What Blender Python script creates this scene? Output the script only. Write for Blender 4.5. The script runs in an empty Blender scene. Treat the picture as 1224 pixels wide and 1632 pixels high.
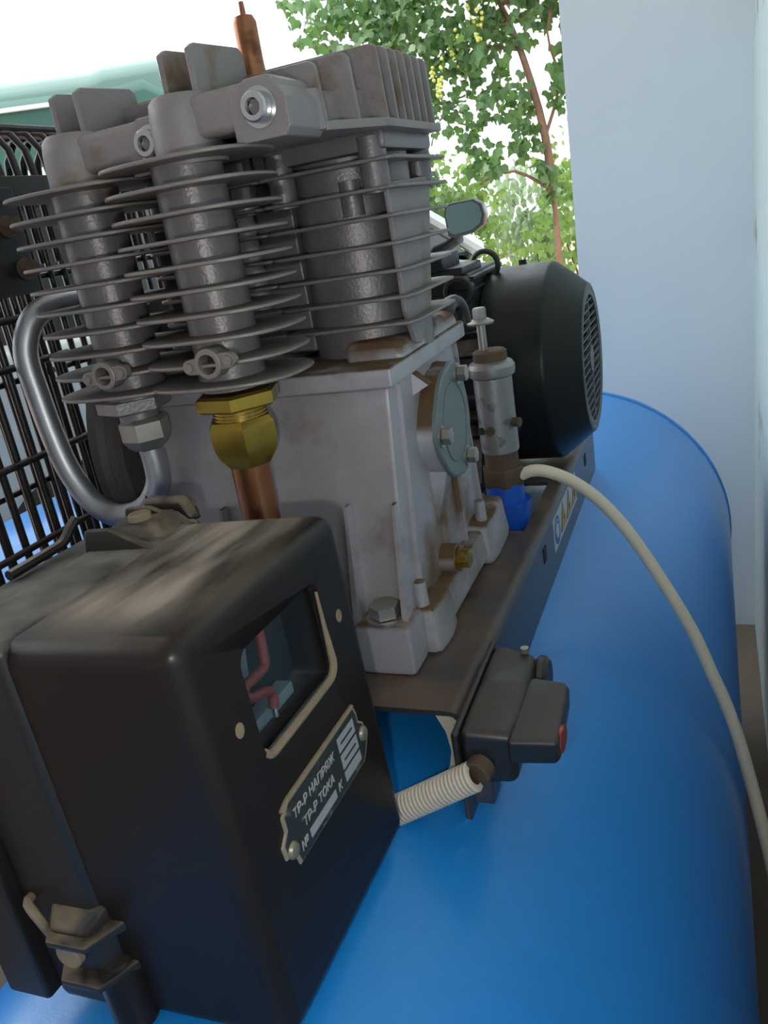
import bpy, bmesh, math, random
from mathutils import Vector, Matrix, Quaternion

PI = math.pi
SC = bpy.context.scene
COL = SC.collection
V = Vector

# ------------------------------------------------------------------ camera
cam_d = bpy.data.cameras.new('camera')
cam = bpy.data.objects.new('camera', cam_d)
COL.objects.link(cam)
cam.matrix_world = Matrix(((0.9253, 0.0186, 0.3788, 0.2136),
                           (0.3450, 0.3734, -0.8612, -0.4954),
                           (-0.1575, 0.9275, 0.3391, 0.3318),
                           (0, 0, 0, 1)))
cam_d.sensor_fit = 'AUTO'
cam_d.sensor_width = 36.0
cam_d.lens = 1290.86 / 1632.0 * 36.0
cam_d.clip_start = 0.01
cam_d.clip_end = 200
SC.camera = cam

# ------------------------------------------------------------------ sky, sun, exposure
SC.view_settings.view_transform = 'Standard'
SC.view_settings.look = 'None'
SC.view_settings.gamma = 1.0
SC.view_settings.use_curve_mapping = False
SC.view_settings.exposure = 0.75
world = bpy.data.worlds.new('world')
SC.world = world
world.use_nodes = True
wn = world.node_tree
wn.nodes['Background'].inputs['Color'].default_value = (0.86, 0.93, 1.0, 1)
wn.nodes['Background'].inputs['Strength'].default_value = 1.9

def lamp(name, kind, loc, energy, color, size=0.1, target=None, rot=None):
    l = bpy.data.lights.new(name, kind)
    l.energy = energy
    l.color = color
    if kind == 'AREA':
        l.size = size
    elif kind == 'SUN':
        l.angle = size
    else:
        l.shadow_soft_size = size
    o = bpy.data.objects.new(name, l)
    COL.objects.link(o)
    o.location = loc
    if target is not None:
        o.rotation_euler = (V(target) - V(loc)).to_track_quat('-Z', 'Y').to_euler()
    return o

lamp('sun', 'SUN', (-3, -4, 8), 3.0, (1.0, 0.95, 0.85), 0.02, (0, 0, 0))
# the phone's own small flash, just beside the lens
lamp('phone_flash', 'POINT', (0.176, -0.492, 0.290), 1.45, (1.0, 0.97, 0.92), 0.006)

# ------------------------------------------------------------------ materials
def mat(name, col, rough=0.5, metal=0.0, var=0.12, scale=30.0, bump=0.0, bscale=200.0,
        dust=None, dust_amt=0.0, dust_scale=25.0, spot=None, spot_amt=0.0, spot_scale=12.0,
        spec=0.5, coat=0.0, trans=0.0, emit=None, streak=None, dlo=(0.25, 0.95), dcov=(0.32, 0.62), wiped=None):
    m = bpy.data.materials.new(name)
    m.use_nodes = True
    nt = m.node_tree
    N, L = nt.nodes, nt.links
    b = N['Principled BSDF']
    b.inputs['Roughness'].default_value = rough
    b.inputs['Metallic'].default_value = metal
    b.inputs['Specular IOR Level'].default_value = spec
    if coat:
        b.inputs['Coat Weight'].default_value = coat
        b.inputs['Coat Roughness'].default_value = 0.15
    if trans:
        b.inputs['Transmission Weight'].default_value = trans
    tc = N.new('ShaderNodeTexCoord')
    no = N.new('ShaderNodeTexNoise')
    no.inputs['Scale'].default_value = scale
    no.inputs['Detail'].default_value = 4
    L.new(tc.outputs['Object'], no.inputs['Vector'])
    mx = N.new('ShaderNodeMix')
    mx.data_type = 'RGBA'
    L.new(no.outputs['Fac'], mx.inputs['Factor'])
    mx.inputs['A'].default_value = (*[c * (1 - var) for c in col], 1)
    mx.inputs['B'].default_value = (*[min(1, c * (1 + var)) for c in col], 1)
    out = mx.outputs['Result']
    if spot is not None:
        n2 = N.new('ShaderNodeTexNoise')
        n2.inputs['Scale'].default_value = spot_scale
        n2.inputs['Detail'].default_value = 5
        n2.inputs['Roughness'].default_value = 0.62
        L.new(tc.outputs['Object'], n2.inputs['Vector'])
        r2 = N.new('ShaderNodeMapRange')
        r2.inputs['From Min'].default_value = 0.62 - 0.25 * spot_amt
        r2.inputs['From Max'].default_value = 0.74 - 0.15 * spot_amt
        L.new(n2.outputs['Fac'], r2.inputs['Value'])
        m2 = N.new('ShaderNodeMix')
        m2.data_type = 'RGBA'
        L.new(r2.outputs['Result'], m2.inputs['Factor'])
        L.new(out, m2.inputs['A'])
        m2.inputs['B'].default_value = (*spot, 1)
        out = m2.outputs['Result']
    if dust is not None:
        ge = N.new('ShaderNodeNewGeometry')
        sx = N.new('ShaderNodeSeparateXYZ')
        L.new(ge.outputs['Normal'], sx.inputs[0])
        r3 = N.new('ShaderNodeMapRange')
        r3.inputs['From Min'].default_value = dlo[0]
        r3.inputs['From Max'].default_value = dlo[1]
        r3.inputs['To Max'].default_value = dust_amt
        L.new(sx.outputs['Z'], r3.inputs['Value'])
        n3 = N.new('ShaderNodeTexNoise')
        n3.inputs['Scale'].default_value = dust_scale
        n3.inputs['Detail'].default_value = 6
        if streak:
            mp = N.new('ShaderNodeMapping')
            mp.inputs['Rotation'].default_value = (0, 0, streak[0])
            mp.inputs['Scale'].default_value = (streak[1], streak[2], 1)
            L.new(tc.outputs['Object'], mp.inputs[0])
            L.new(mp.outputs[0], n3.inputs['Vector'])
        else:
            L.new(tc.outputs['Object'], n3.inputs['Vector'])
        r4 = N.new('ShaderNodeMapRange')
        r4.inputs['From Min'].default_value = dcov[0]
        r4.inputs['From Max'].default_value = dcov[1]
        L.new(n3.outputs['Fac'], r4.inputs['Value'])
        mu = N.new('ShaderNodeMath')
        mu.operation = 'MULTIPLY'
        L.new(r3.outputs['Result'], mu.inputs[0])
        L.new(r4.outputs['Result'], mu.inputs[1])
        if wiped:      # dust rubbed off towards two edges of the lid
            so = N.new('ShaderNodeSeparateXYZ')
            L.new(tc.outputs['Object'], so.inputs[0])
            for ax, a0, a1 in wiped:
                rw = N.new('ShaderNodeMapRange')
                rw.interpolation_type = 'SMOOTHSTEP'
                rw.inputs['From Min'].default_value = a0
                rw.inputs['From Max'].default_value = a1
                rw.inputs['To Min'].default_value = 0.12
                L.new(so.outputs[ax], rw.inputs['Value'])
                mw = N.new('ShaderNodeMath')
                mw.operation = 'MULTIPLY'
                L.new(mu.outputs[0], mw.inputs[0])
                L.new(rw.outputs['Result'], mw.inputs[1])
                mu = mw
        m3 = N.new('ShaderNodeMix')
        m3.data_type = 'RGBA'
        L.new(mu.outputs[0], m3.inputs['Factor'])
        L.new(out, m3.inputs['A'])
        m3.inputs['B'].default_value = (*dust, 1)
        out = m3.outputs['Result']
        # dust is dull
        rm = N.new('ShaderNodeMapRange')
        rm.inputs['To Min'].default_value = rough
        rm.inputs['To Max'].default_value = 0.9
        L.new(mu.outputs[0], rm.inputs['Value'])
        L.new(rm.outputs['Result'], b.inputs['Roughness'])
    L.new(out, b.inputs['Base Color'])
    if bump:
        nb = N.new('ShaderNodeTexNoise')
        nb.inputs['Scale'].default_value = bscale
        nb.inputs['Detail'].default_value = 3
        L.new(tc.outputs['Object'], nb.inputs['Vector'])
        bp = N.new('ShaderNodeBump')
        bp.inputs['Strength'].default_value = bump
        bp.inputs['Distance'].default_value = 0.001
        L.new(nb.outputs['Fac'], bp.inputs['Height'])
        L.new(bp.outputs['Normal'], b.inputs['Normal'])
    if emit:
        b.inputs['Emission Color'].default_value = (*emit[0], 1)
        b.inputs['Emission Strength'].default_value = emit[1]
    return m

DUST = (0.26, 0.22, 0.18)
BROWN = (0.13, 0.075, 0.04)
M = {}
M['cast'] = mat('cast_aluminium', (0.42, 0.40, 0.44), 0.42, 0.3, 0.10, 40, 0.12, 420, dust=(0.135, 0.075, 0.036), dust_amt=1.0, dust_scale=30, dlo=(.06, .42), dcov=(.2, .5), spot=(0.20, 0.13, 0.08), spot_amt=0.45, spot_scale=9)
M['head'] = mat('dusty_head_aluminium', (0.27, 0.238, 0.243), 0.5, 0.25, 0.10, 50, 0.3, 500, dust=DUST, dust_amt=0.5, spot=(0.20, 0.135, 0.085), spot_amt=0.3, spot_scale=22)
M['iron'] = mat('dark_cast_iron', (0.20, 0.178, 0.188), 0.38, 0.3, 0.15, 60, 0.35, 380, dust=DUST, dust_amt=0.6)
M['fin'] = mat('grey_fin_metal', (0.235, 0.205, 0.195), 0.45, 0.25, 0.14, 60, 0.3, 380, dust=(0.24, 0.21, 0.18), dust_amt=0.7, spot=(0.5, 0.48, 0.45), spot_amt=-0.25, spot_scale=120)
M['cover'] = mat('green_grey_cover', (0.17, 0.21, 0.21), 0.45, 0.3, 0.08, 30, dust=DUST, dust_amt=0.3)
M['zinc'] = mat('zinc_bolt', (0.38, 0.36, 0.33), 0.35, 0.8, 0.15, 90, dust=DUST, dust_amt=0.3)
M['chrome'] = mat('bright_socket_steel', (0.55, 0.55, 0.56), 0.25, 0.9, 0.1, 90)
M['hole'] = mat('dark_recess', (0.02, 0.02, 0.02), 0.8)
M['brass'] = mat('dirty_brass', (0.42, 0.29, 0.055), 0.3, 0.85, 0.2, 70, 0.1, 150, spot=(0.16, 0.10, 0.03), spot_amt=0.3, spot_scale=40)
M['copper'] = mat('copper_pipe', (0.36, 0.15, 0.075), 0.32, 0.85, 0.15, 50, spot=(0.12, 0.05, 0.03), spot_amt=0.3, spot_scale=30)
M['alu'] = mat('aluminium_pipe', (0.40, 0.40, 0.43), 0.40, 0.85, 0.08, 40, 0.1, 300)
M['steel'] = mat('grey_steel', (0.33, 0.325, 0.32), 0.4, 0.7, 0.15, 60, 0.2, 300, dust=DUST, dust_amt=0.4, spot=(0.10, 0.08, 0.06), spot_amt=0.2, spot_scale=40)
M['rust'] = mat('rusty_brown', (0.11, 0.072, 0.045), 0.7, 0.2, 0.3, 60, 0.4, 200)
M['plate'] = mat('black_painted_plate', (0.035, 0.035, 0.042), 0.35, 0.0, 0.1, 40, dust=(0.125, 0.078, 0.05), dust_amt=0.95, dust_scale=16, coat=0.2)
M['tank'] = mat('blue_tank_paint', (0.012, 0.245, 0.70), 0.33, 0.0, 0.06, 60, 0.12, 700, coat=0.25)
M['blue'] = mat('blue_thread_sealant', (0.01, 0.10, 0.55), 0.4, 0.0, 0.1, 40)
M['meter'] = mat('black_bakelite', (0.014, 0.0105, 0.0095), 0.33, 0.0, 0.2, 40, 0.06, 160, dust=(0.36, 0.295, 0.235), dust_amt=0.95, dust_scale=1.0, streak=(0.3, 42, 9), spec=0.25, dlo=(.55, .98), wiped=(('Y', -.075, -.035), ('X', .085, .035)))
M['meterbase'] = mat('brown_black_bakelite', (0.014, 0.011, 0.010), 0.4, 0.0, 0.2, 40, dust=(0.20, 0.175, 0.15), dust_amt=0.9, dust_scale=30)
M['lug'] = mat('dusty_lug', (0.016, 0.013, 0.012), 0.4, 0.0, 0.2, 40, dust=(0.17, 0.125, 0.085), dust_amt=1.0, dust_scale=60, dlo=(.2, .7))
M['dirt'] = mat('caked_dust', (0.22, 0.165, 0.11), 0.9, 0.0, 0.25, 120, 0.4, 300)
M['glass'] = mat('meter_glass', (0.80, 0.88, 0.92), 0.03, 0.0, 0.03, 30, trans=1.0, spec=0.3)
M['glass'].node_tree.nodes['Principled BSDF'].inputs['IOR'].default_value = 1.22
M['dullbrass'] = mat('dull_rivet', (0.26, 0.23, 0.17), 0.4, 0.5, 0.2, 120)
M['label'] = mat('black_label', (0.025, 0.027, 0.028), 0.5, 0.0, 0.3, 120, spot=(0.18, 0.17, 0.15), spot_amt=0.05, spot_scale=90)
M['labelgrey'] = mat('grey_label_field', (0.33, 0.34, 0.36), 0.5, 0.0, 0.08, 90)
M['labelrim'] = mat('worn_label_rim', (0.34, 0.29, 0.22), 0.6, 0.3, 0.25, 120)
M['letter'] = mat('pale_lettering', (0.38, 0.38, 0.37), 0.6)
M['redwire'] = mat('dull_red_wire', (0.26, 0.06, 0.05), 0.4)
M['meterin'] = mat('grey_meter_interior', (0.03, 0.045, 0.06), 0.7)
M['meterlight'] = mat('pale_meter_frame', (0.30, 0.34, 0.37), 0.6)
M['black'] = mat('black_plastic', (0.018, 0.0175, 0.018), 0.34, 0.0, 0.15, 50, 0.1, 300, dust=(0.10, 0.082, 0.068), dust_amt=0.55)
M['fan'] = mat('black_fan_cover', (0.012, 0.014, 0.014), 0.33, 0.0, 0.1, 50, 0.08, 300, dust=(0.06, 0.07, 0.06), dust_amt=0.35, spec=0.3)
M['grille'] = mat('grey_grille', (0.10, 0.11, 0.12), 0.5, 0.1)
M['motor'] = mat('black_motor_iron', (0.02, 0.02, 0.021), 0.5, 0.1, 0.2, 50, dust=(0.26, 0.21, 0.17), dust_amt=1.0, dlo=(.1, .6))
M['red'] = mat('red_button', (0.24, 0.02, 0.008), 0.4)
M['white'] = mat('ivory_cable', (0.80, 0.71, 0.54), 0.42, 0.0, 0.06, 60, spot=(0.2, 0.18, 0.15), spot_amt=-0.3, spot_scale=60)
M['conduit'] = mat('grey_white_conduit', (0.68, 0.59, 0.50), 0.4, 0.0, 0.08, 60, spot=(0.30, 0.19, 0.09), spot_amt=0.0, spot_scale=30)
M['cream'] = mat('cream_paint', (0.62, 0.55, 0.42), 0.5)
M['sticker'] = mat('white_sticker', (0.55, 0.57, 0.58), 0.5)
M['stblue'] = mat('sticker_blue', (0.03, 0.12, 0.35), 0.5)
M['styellow'] = mat('sticker_yellow', (0.55, 0.33, 0.05), 0.5)
M['wire'] = mat('black_guard_wire', (0.018, 0.014, 0.014), 0.35, 0.2, 0.2, 80, dust=(0.15, 0.11, 0.08), dust_amt=0.6, spot=(0.06, 0.03, 0.02), spot_amt=0.3, spot_scale=50)
M['pulley'] = mat('grey_pulley', (0.07, 0.06, 0.055), 0.6, 0.3, 0.15, 40)
M['wheelin'] = mat('shaded_reddish_web', (0.05, 0.03, 0.025), 0.7, 0.1, 0.2, 40)  # dark reddish tone has the shade inside the flywheel painted in
M['wall'] = mat('white_wall_paint', (0.80, 0.88, 0.93), 0.5, 0.0, 0.03, 6, 0.15, 220)
M['wallr'] = mat('pale_green_wall', (0.55, 0.66, 0.64), 0.55, 0.0, 0.05, 6, 0.15, 220, spot=(0.22, 0.14, 0.08), spot_amt=0.1, spot_scale=5)
M['grey'] = mat('grey_plaster', (0.6, 0.6, 0.6), 0.85, 0.0, 0.05, 4)
M['ceil'] = mat('ceiling_paint', (0.7, 0.7, 0.68), 0.8)
M['ground'] = mat('pink_beige_dirt', (0.50, 0.36, 0.27), 0.95, 0.0, 0.25, 3, 0.5, 20)
M['concrete'] = mat('brown_grey_concrete', (0.27, 0.20, 0.145), 0.9, 0.0, 0.2, 5, 0.5, 40)
M['mint'] = mat('mint_van_paint', (0.55, 0.70, 0.60), 0.35, 0.0, 0.04, 3)
M['green'] = mat('green_van_paint', (0.032, 0.095, 0.075), 0.35, 0.0, 0.06, 3, coat=0.3)
M['greenlt'] = mat('pale_green_roof', (0.10, 0.175, 0.15), 0.4, 0.0, 0.06, 3, coat=0.2)
M['trimwhite'] = mat('white_rail', (0.85, 0.88, 0.88), 0.4)
M['silver'] = mat('silver_car_paint', (0.46, 0.51, 0.48), 0.22, 0.0, 0.03, 3, coat=0.6)
M['carblack'] = mat('car_black_trim', (0.012, 0.013, 0.016), 0.35)
M['carglass'] = mat('dark_car_glass', (0.015, 0.02, 0.022), 0.06)
M['mirror'] = mat('mirror_glass', (0.03, 0.045, 0.042), 0.08, 1.0, 0.02)
M['tyre'] = mat('tyre', (0.02, 0.02, 0.02), 0.8)
M['bark'] = mat('vine_bark', (0.17, 0.095, 0.06), 0.85, 0.0, 0.3, 30, 0.6, 60)
M['plank'] = mat('orange_plank', (0.50, 0.27, 0.12), 0.7)
M['grape'] = mat('yellow_green_grape', (0.42, 0.45, 0.10), 0.35)
M['awning'] = mat('white_awning', (0.78, 0.80, 0.78), 0.7)

def leafmat(name, col, tl):
    m = bpy.data.materials.new(name)
    m.use_nodes = True
    nt = m.node_tree
    N, L = nt.nodes, nt.links
    b = N['Principled BSDF']
    b.inputs['Roughness'].default_value = 0.45
    oi = N.new('ShaderNodeObjectInfo')
    tc = N.new('ShaderNodeTexCoord')
    no = N.new('ShaderNodeTexNoise')
    no.inputs['Scale'].default_value = 9
    L.new(tc.outputs['Object'], no.inputs['Vector'])
    ad = N.new('ShaderNodeMath')
    ad.operation = 'ADD'
    L.new(oi.outputs['Random'], ad.inputs[0])
    L.new(no.outputs['Fac'], ad.inputs[1])
    hf = N.new('ShaderNodeMath')
    hf.operation = 'MULTIPLY'
    hf.inputs[1].default_value = 0.5
    L.new(ad.outputs[0], hf.inputs[0])
    mx = N.new('ShaderNodeMix')
    mx.data_type = 'RGBA'
    L.new(hf.outputs[0], mx.inputs['Factor'])
    mx.inputs['A'].default_value = (*[c * 0.55 for c in col], 1)
    mx.inputs['B'].default_value = (*[min(1, c * 1.45) for c in col], 1)
    L.new(mx.outputs['Result'], b.inputs['Base Color'])
    t = N.new('ShaderNodeBsdfTranslucent')
    t.inputs['Color'].default_value = (*tl, 1)
    ms = N.new('ShaderNodeMixShader')
    ms.inputs['Fac'].default_value = 0.4
    L.new(b.outputs[0], ms.inputs[1])
    L.new(t.outputs[0], ms.inputs[2])
    L.new(ms.outputs[0], N['Material Output'].inputs['Surface'])
    return m

M['leaf'] = leafmat('vine_leaf', (0.07, 0.145, 0.05), (0.16, 0.30, 0.07))
M['leaf2'] = leafmat('bush_leaf', (0.17, 0.29, 0.08), (0.36, 0.55, 0.14))
M['leaf3'] = leafmat('grey_green_leaf', (0.22, 0.32, 0.20), (0.35, 0.48, 0.26))

# ------------------------------------------------------------------ mesh helpers
def frame(d):
    d = V(d).normalized()
    a = V((0, 0, 1)) if abs(d.z) < 0.9 else V((1, 0, 0))
    u = d.cross(a).normalized()
    w = d.cross(u).normalized()
    return d, u, w

class MB:
    def __init__(self):
        self.bm = bmesh.new()

    def _merge(self, t, mtx=None):
        if mtx is not None:
            bmesh.ops.transform(t, matrix=mtx, verts=t.verts)
        me = bpy.data.meshes.new('tmp')
        t.to_mesh(me)
        t.free()
        self.bm.from_mesh(me)
        bpy.data.meshes.remove(me)
        return self

    def box(self, c, s, bev=0.0, seg=2, mtx=None):
        t = bmesh.new()
        bmesh.ops.create_cube(t, size=1.0)
        bmesh.ops.scale(t, vec=s, verts=t.verts)
        if bev:
            bmesh.ops.bevel(t, geom=t.edges[:], offset=bev, segments=seg, affect='EDGES', profile=0.5)
        if mtx is not None:
            bmesh.ops.transform(t, matrix=mtx, verts=t.verts)
        bmesh.ops.translate(t, vec=c, verts=t.verts)
        return self._merge(t)

    def span(self, x, y, z, bev=0.0, seg=2):
        return self.box(((x[0] + x[1]) / 2, (y[0] + y[1]) / 2, (z[0] + z[1]) / 2),
                        (abs(x[1] - x[0]), abs(y[1] - y[0]), abs(z[1] - z[0])), bev, seg)

    def hull(self, pts, bev=0.0, seg=2):
        t = bmesh.new()
        for p in pts:
            t.verts.new(p)
        r = bmesh.ops.convex_hull(t, input=t.verts)
        bmesh.ops.delete(t, geom=[g for g in r['geom_interior'] if isinstance(g, bmesh.types.BMVert)], context='VERTS')
        bmesh.ops.dissolve_limit(t, angle_limit=0.02, verts=t.verts, edges=t.edges)
        if bev:
            bmesh.ops.bevel(t, geom=t.edges[:], offset=bev, segments=seg, affect='EDGES', profile=0.5)
        return self._merge(t)

    def prism(self, poly, vec, bev=0.0, seg=2, caps_only=False):
        t = bmesh.new()
        a = [t.verts.new(p) for p in poly]
        b = [t.verts.new(V(p) + V(vec)) for p in poly]
        n = len(poly)
        t.faces.new(a)
        t.faces.new(b[::-1])
        for i in range(n):
            t.faces.new((a[i], b[i], b[(i + 1) % n], a[(i + 1) % n]))
        bmesh.ops.recalc_face_normals(t, faces=t.faces)
        if bev:
            ed = t.edges[:]
            if caps_only:
                ed = [e for e in t.edges if (e.verts[0] in a) == (e.verts[1] in a)]
            bmesh.ops.bevel(t, geom=ed, offset=bev, segments=seg, affect='EDGES', profile=0.5)
        return self._merge(t)

    def lathe(self, prof, o, axis=(0, 0, 1), n=28, twist=0.0):
        """prof: (radius, height) pairs along the axis; radius 0 closes"""
        d, u, w = frame(axis)
        o = V(o)
        bm = self.bm
        rings = []
        for r, h in prof:
            if r <= 1e-7:
                rings.append([bm.verts.new(o + d * h)])
            else:
                rings.append([bm.verts.new(o + d * h + (u * math.cos(2 * PI * k / n + twist) + w * math.sin(2 * PI * k / n + twist)) * r) for k in range(n)])
        fs = []
        for a, b in zip(rings, rings[1:]):
            for k in range(n):
                k2 = (k + 1) % n
                if len(a) == 1 and len(b) == 1:
                    continue
                if len(a) == 1:
                    fs.append(bm.faces.new((a[0], b[k2], b[k])))
                elif len(b) == 1:
                    fs.append(bm.faces.new((a[k], a[k2], b[0])))
                else:
                    fs.append(bm.faces.new((a[k], a[k2], b[k2], b[k])))
        bmesh.ops.recalc_face_normals(bm, faces=fs)
        return self

    def cyl(self, p0, p1, r0, r1=None, n=24, bev=0.0, twist=0.0):
        r1 = r0 if r1 is None else r1
        d = V(p1) - V(p0)
        L = d.length
        if bev:
            pr = [(0, 0), (r0 - bev, 0), (r0, bev), (r1, L - bev), (r1 - bev, L), (0, L)]
        else:
            pr = [(0, 0), (r0, 0), (r1, L), (0, L)]
        return self.lathe(pr, p0, d, n, twist)

    def ring(self, o, axis, r, ri, h, n=28, bev=0.0):
        if bev:
            pr = [(ri, 0), (r - bev, 0), (r, bev), (r, h - bev), (r - bev, h), (ri, h), (ri, 0)]
        else:
            pr = [(ri, 0), (r, 0), (r, h), (ri, h), (ri, 0)]
        return self.lathe(pr, o, axis, n)

    def hexnut(self, p0, p1, r, cham=0.12, n=6, twist=0.0):
        d = V(p1) - V(p0)
        L = d.length
        c = r * cham
        return self.lathe([(0, 0), (r - c, 0), (r, c * .6), (r, L - c * .6), (r - c, L), (0, L)], p0, d, n, twist)

    def tube(self, pts, r, n=10, smooth=0, caps=True):
        pts = [V(p) for p in pts]
        if smooth:
            pts = catmull(pts, smooth)
        rr = r if isinstance(r, (list, tuple)) else None
        bm = self.bm
        rings = []
        T = []
        for i in range(len(pts)):
            a = pts[max(i - 1, 0)]
            b = pts[min(i + 1, len(pts) - 1)]
            T.append((b - a).normalized())
        d, u, w = frame(T[0])
        for i, p in enumerate(pts):
            if i:
                q = T[i - 1].rotation_difference(T[i])
                u = q @ u
                w = q @ w
            ri = rr[min(i, len(rr) - 1)] if rr else r
            rings.append([bm.verts.new(p + (u * math.cos(2 * PI * k / n) + w * math.sin(2 * PI * k / n)) * ri) for k in range(n)])
        fs = []
        for a, b in zip(rings, rings[1:]):
            for k in range(n):
                k2 = (k + 1) % n
                fs.append(bm.faces.new((a[k], a[k2], b[k2], b[k])))
        if caps:
            fs.append(bm.faces.new(rings[0][::-1]))
            fs.append(bm.faces.new(rings[-1]))
        bmesh.ops.recalc_face_normals(bm, faces=fs)
        return self

    def loft(self, sections, cap=True):
        bm = self.bm
        rings = [[bm.verts.new(p) for p in s] for s in sections]
        n = len(rings[0])
        fs = []
        for a, b in zip(rings, rings[1:]):
            for k in range(n):
                k2 = (k + 1) % n
                fs.append(bm.faces.new((a[k], a[k2], b[k2], b[k])))
        if cap:
            fs.append(bm.faces.new(rings[0][::-1]))
            fs.append(bm.faces.new(rings[-1]))
        bmesh.ops.recalc_face_normals(bm, faces=fs)
        return self

    def build(self, name, m, parent=None, ang=35, kind=None):
        """parts are modelled in the frame of their (top-level) thing"""
        me = bpy.data.meshes.new(name)
        self.bm.to_mesh(me)
        self.bm.free()
        for p in me.polygons:
            p.use_smooth = True
        me.set_sharp_from_angle(angle=math.radians(ang))
        me.materials.append(M[m] if isinstance(m, str) else m)
        o = bpy.data.objects.new(name, me)
        COL.objects.link(o)
        if len(me.polygons) < 6000:
            wm = o.modifiers.new('weighted', 'WEIGHTED_NORMAL')
            wm.keep_sharp = True
        if parent is not None:
            o.parent = parent
        if kind:
            o['kind'] = kind
        return o

def catmull(P, k):
    out = []
    n = len(P)
    for i in range(n - 1):
        p0, p1, p2, p3 = P[max(i - 1, 0)], P[i], P[i + 1], P[min(i + 2, n - 1)]
        for j in range(k):
            t = j / k
            out.append(0.5 * ((2 * p1) + (p2 - p0) * t + (2 * p0 - 5 * p1 + 4 * p2 - p3) * t * t + (3 * p1 - p0 - 3 * p2 + p3) * t ** 3))
    out.append(P[-1])
    return out

def thing(name, label, cat, loc=(0, 0, 0), rot=(0, 0, 0), group=None):
    o = bpy.data.objects.new(name, None)
    o.empty_display_size = 0.05
    COL.objects.link(o)
    o.location = loc
    o.rotation_euler = rot
    o['label'] = label
    o['category'] = cat
    if group:
        o['group'] = group
    return o

def tag(o, label, cat, group=None):
    o['label'] = label
    o['category'] = cat
    if group:
        o['group'] = group
    return o

def copy_part(src, parent, loc=None, rot=None, scale=None, name=None):
    c = src.copy()
    COL.objects.link(c)
    c.parent = parent
    if loc is not None:
        c.location = loc
    if rot is not None:
        c.rotation_euler = rot
    if scale is not None:
        c.scale = scale
    for ch in list(src.children):
        d = ch.copy()
        COL.objects.link(d)
        d.parent = c
    return c

def struct(mb, name, m):
    return mb.build(name, m, kind='structure')

def hexa(o, axis, r, h, washer=True):
    """hexagon bolt head with washer, axis points out of the surface"""
    d = V(axis).normalized()
    b = MB()
    if washer:
        b.cyl(V(o), V(o) + d * h * .18, r * 1.25, n=20)
    b.hexnut(V(o) + d * h * .18, V(o) + d * h, r, 0.14)
    return b

FLOOR = -0.80
# ------------------------------------------------------------------ setting
struct(MB().span((-14, 8), (-4, 22), (FLOOR - .1, FLOOR)), 'floor', 'ground')
struct(MB().span((-0.075, 0.60), (1.52, 1.80), (FLOOR, 2.3)), 'wall_back', 'wall')
struct(MB().span((0.302, 0.60), (-2.4, 1.52), (FLOOR, 2.3)), 'wall_right', 'wallr')
struct(MB().span((-2.75, 0.60), (-2.6, -2.4), (FLOOR, 2.3)), 'wall_front_unseen', 'grey')  # unseen wall, added to keep light from behind the camera low
struct(MB().span((-2.75, -2.6), (-2.4, -1.3), (FLOOR, 2.3)), 'wall_left_unseen', 'grey')  # unseen wall, added to darken the room, cut short for side light
struct(MB().span((-2.6, 0.302), (-2.4, 1.52), (FLOOR, FLOOR + .006)), 'floor', 'concrete')
struct(MB().span((-2.75, 0.60), (-2.6, 1.80), (2.3, 2.42)), 'ceiling', 'ceil')

# ------------------------------------------------------------------ air tank
TX, TZ, TR = -0.06, -0.356, 0.300
TY1 = 1.13
t = thing('air_tank', 'large blue horizontal air tank carrying the compressor, beside the white wall', 'tank', (TX, 0.2, FLOOR))
zc = TZ - FLOOR
b = MB()
prof = [(0, -0.93)]
for k in range(1, 9):
    a = PI / 2 * k / 8
    prof.append((TR * math.sin(a), -0.82 - 0.11 * math.cos(a)))
prof += [(TR, 0.0), (TR, TY1 - 0.2 - .006)]
prof += [(TR + .0025, TY1 - .2 - .004), (TR + .0025, TY1 - .2 + .006), (TR - .001, TY1 - .2 + .009)]
for k in range(1, 9):
    a = PI / 2 * k / 8
    prof.append((TR * math.cos(a) if k < 8 else 0, TY1 - 0.19 + 0.10 * math.sin(a)))
b.lathe(prof, (0, 0, zc), (0, 1, 0), 96)
b.build('shell', 'tank', t, 30)
for sx in (-1, 1):
    for yy in (-0.6, 0.7):
        MB().hull([(sx * .13, yy - .04, .18), (sx * .13, yy + .04, .18), (sx * .19, yy - .04, .26), (sx * .19, yy + .04, .26),
                   (sx * .17, yy - .04, 0), (sx * .17, yy + .04, 0), (sx * .25, yy - .04, 0), (sx * .25, yy + .04, 0)], .004).build('foot', 'tank', t)

# ------------------------------------------------------------------ mounting platform
PX0, PX1, PY0, PY1 = -0.34, 0.046, -0.040, 0.70
t = thing('mounting_platform', 'long black dusty channel platform on the blue tank under pump and motor', 'platform', (0, 0, 0))
plat = t
pr = []
r = 0.010
bot = -0.078
th = 0.004
def arc(cx, cz, rr, a0, a1, n=5):
    return [(cx + rr * math.cos(a0 + (a1 - a0) * k / n), cz + rr * math.sin(a0 + (a1 - a0) * k / n)) for k in range(n + 1)]
outer = [(PX1, bot)] + arc(PX1 - r, -r, r, 0, PI / 2) + arc(PX0 + r, -r, r, PI / 2, PI) + [(PX0, bot)]
inner = [(PX0 + th, bot)] + arc(PX0 + r, -r, r - th, PI, PI / 2) + arc(PX1 - r, -r, r - th, PI / 2, 0) + [(PX1 - th, bot)]
def channel(y0, y1, xa=None):
    m = MB()
    poly = [(x, y0, z) for x, z in outer + inner]
    m.prism(poly, (0, y1 - y0, 0))
    return m
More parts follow.
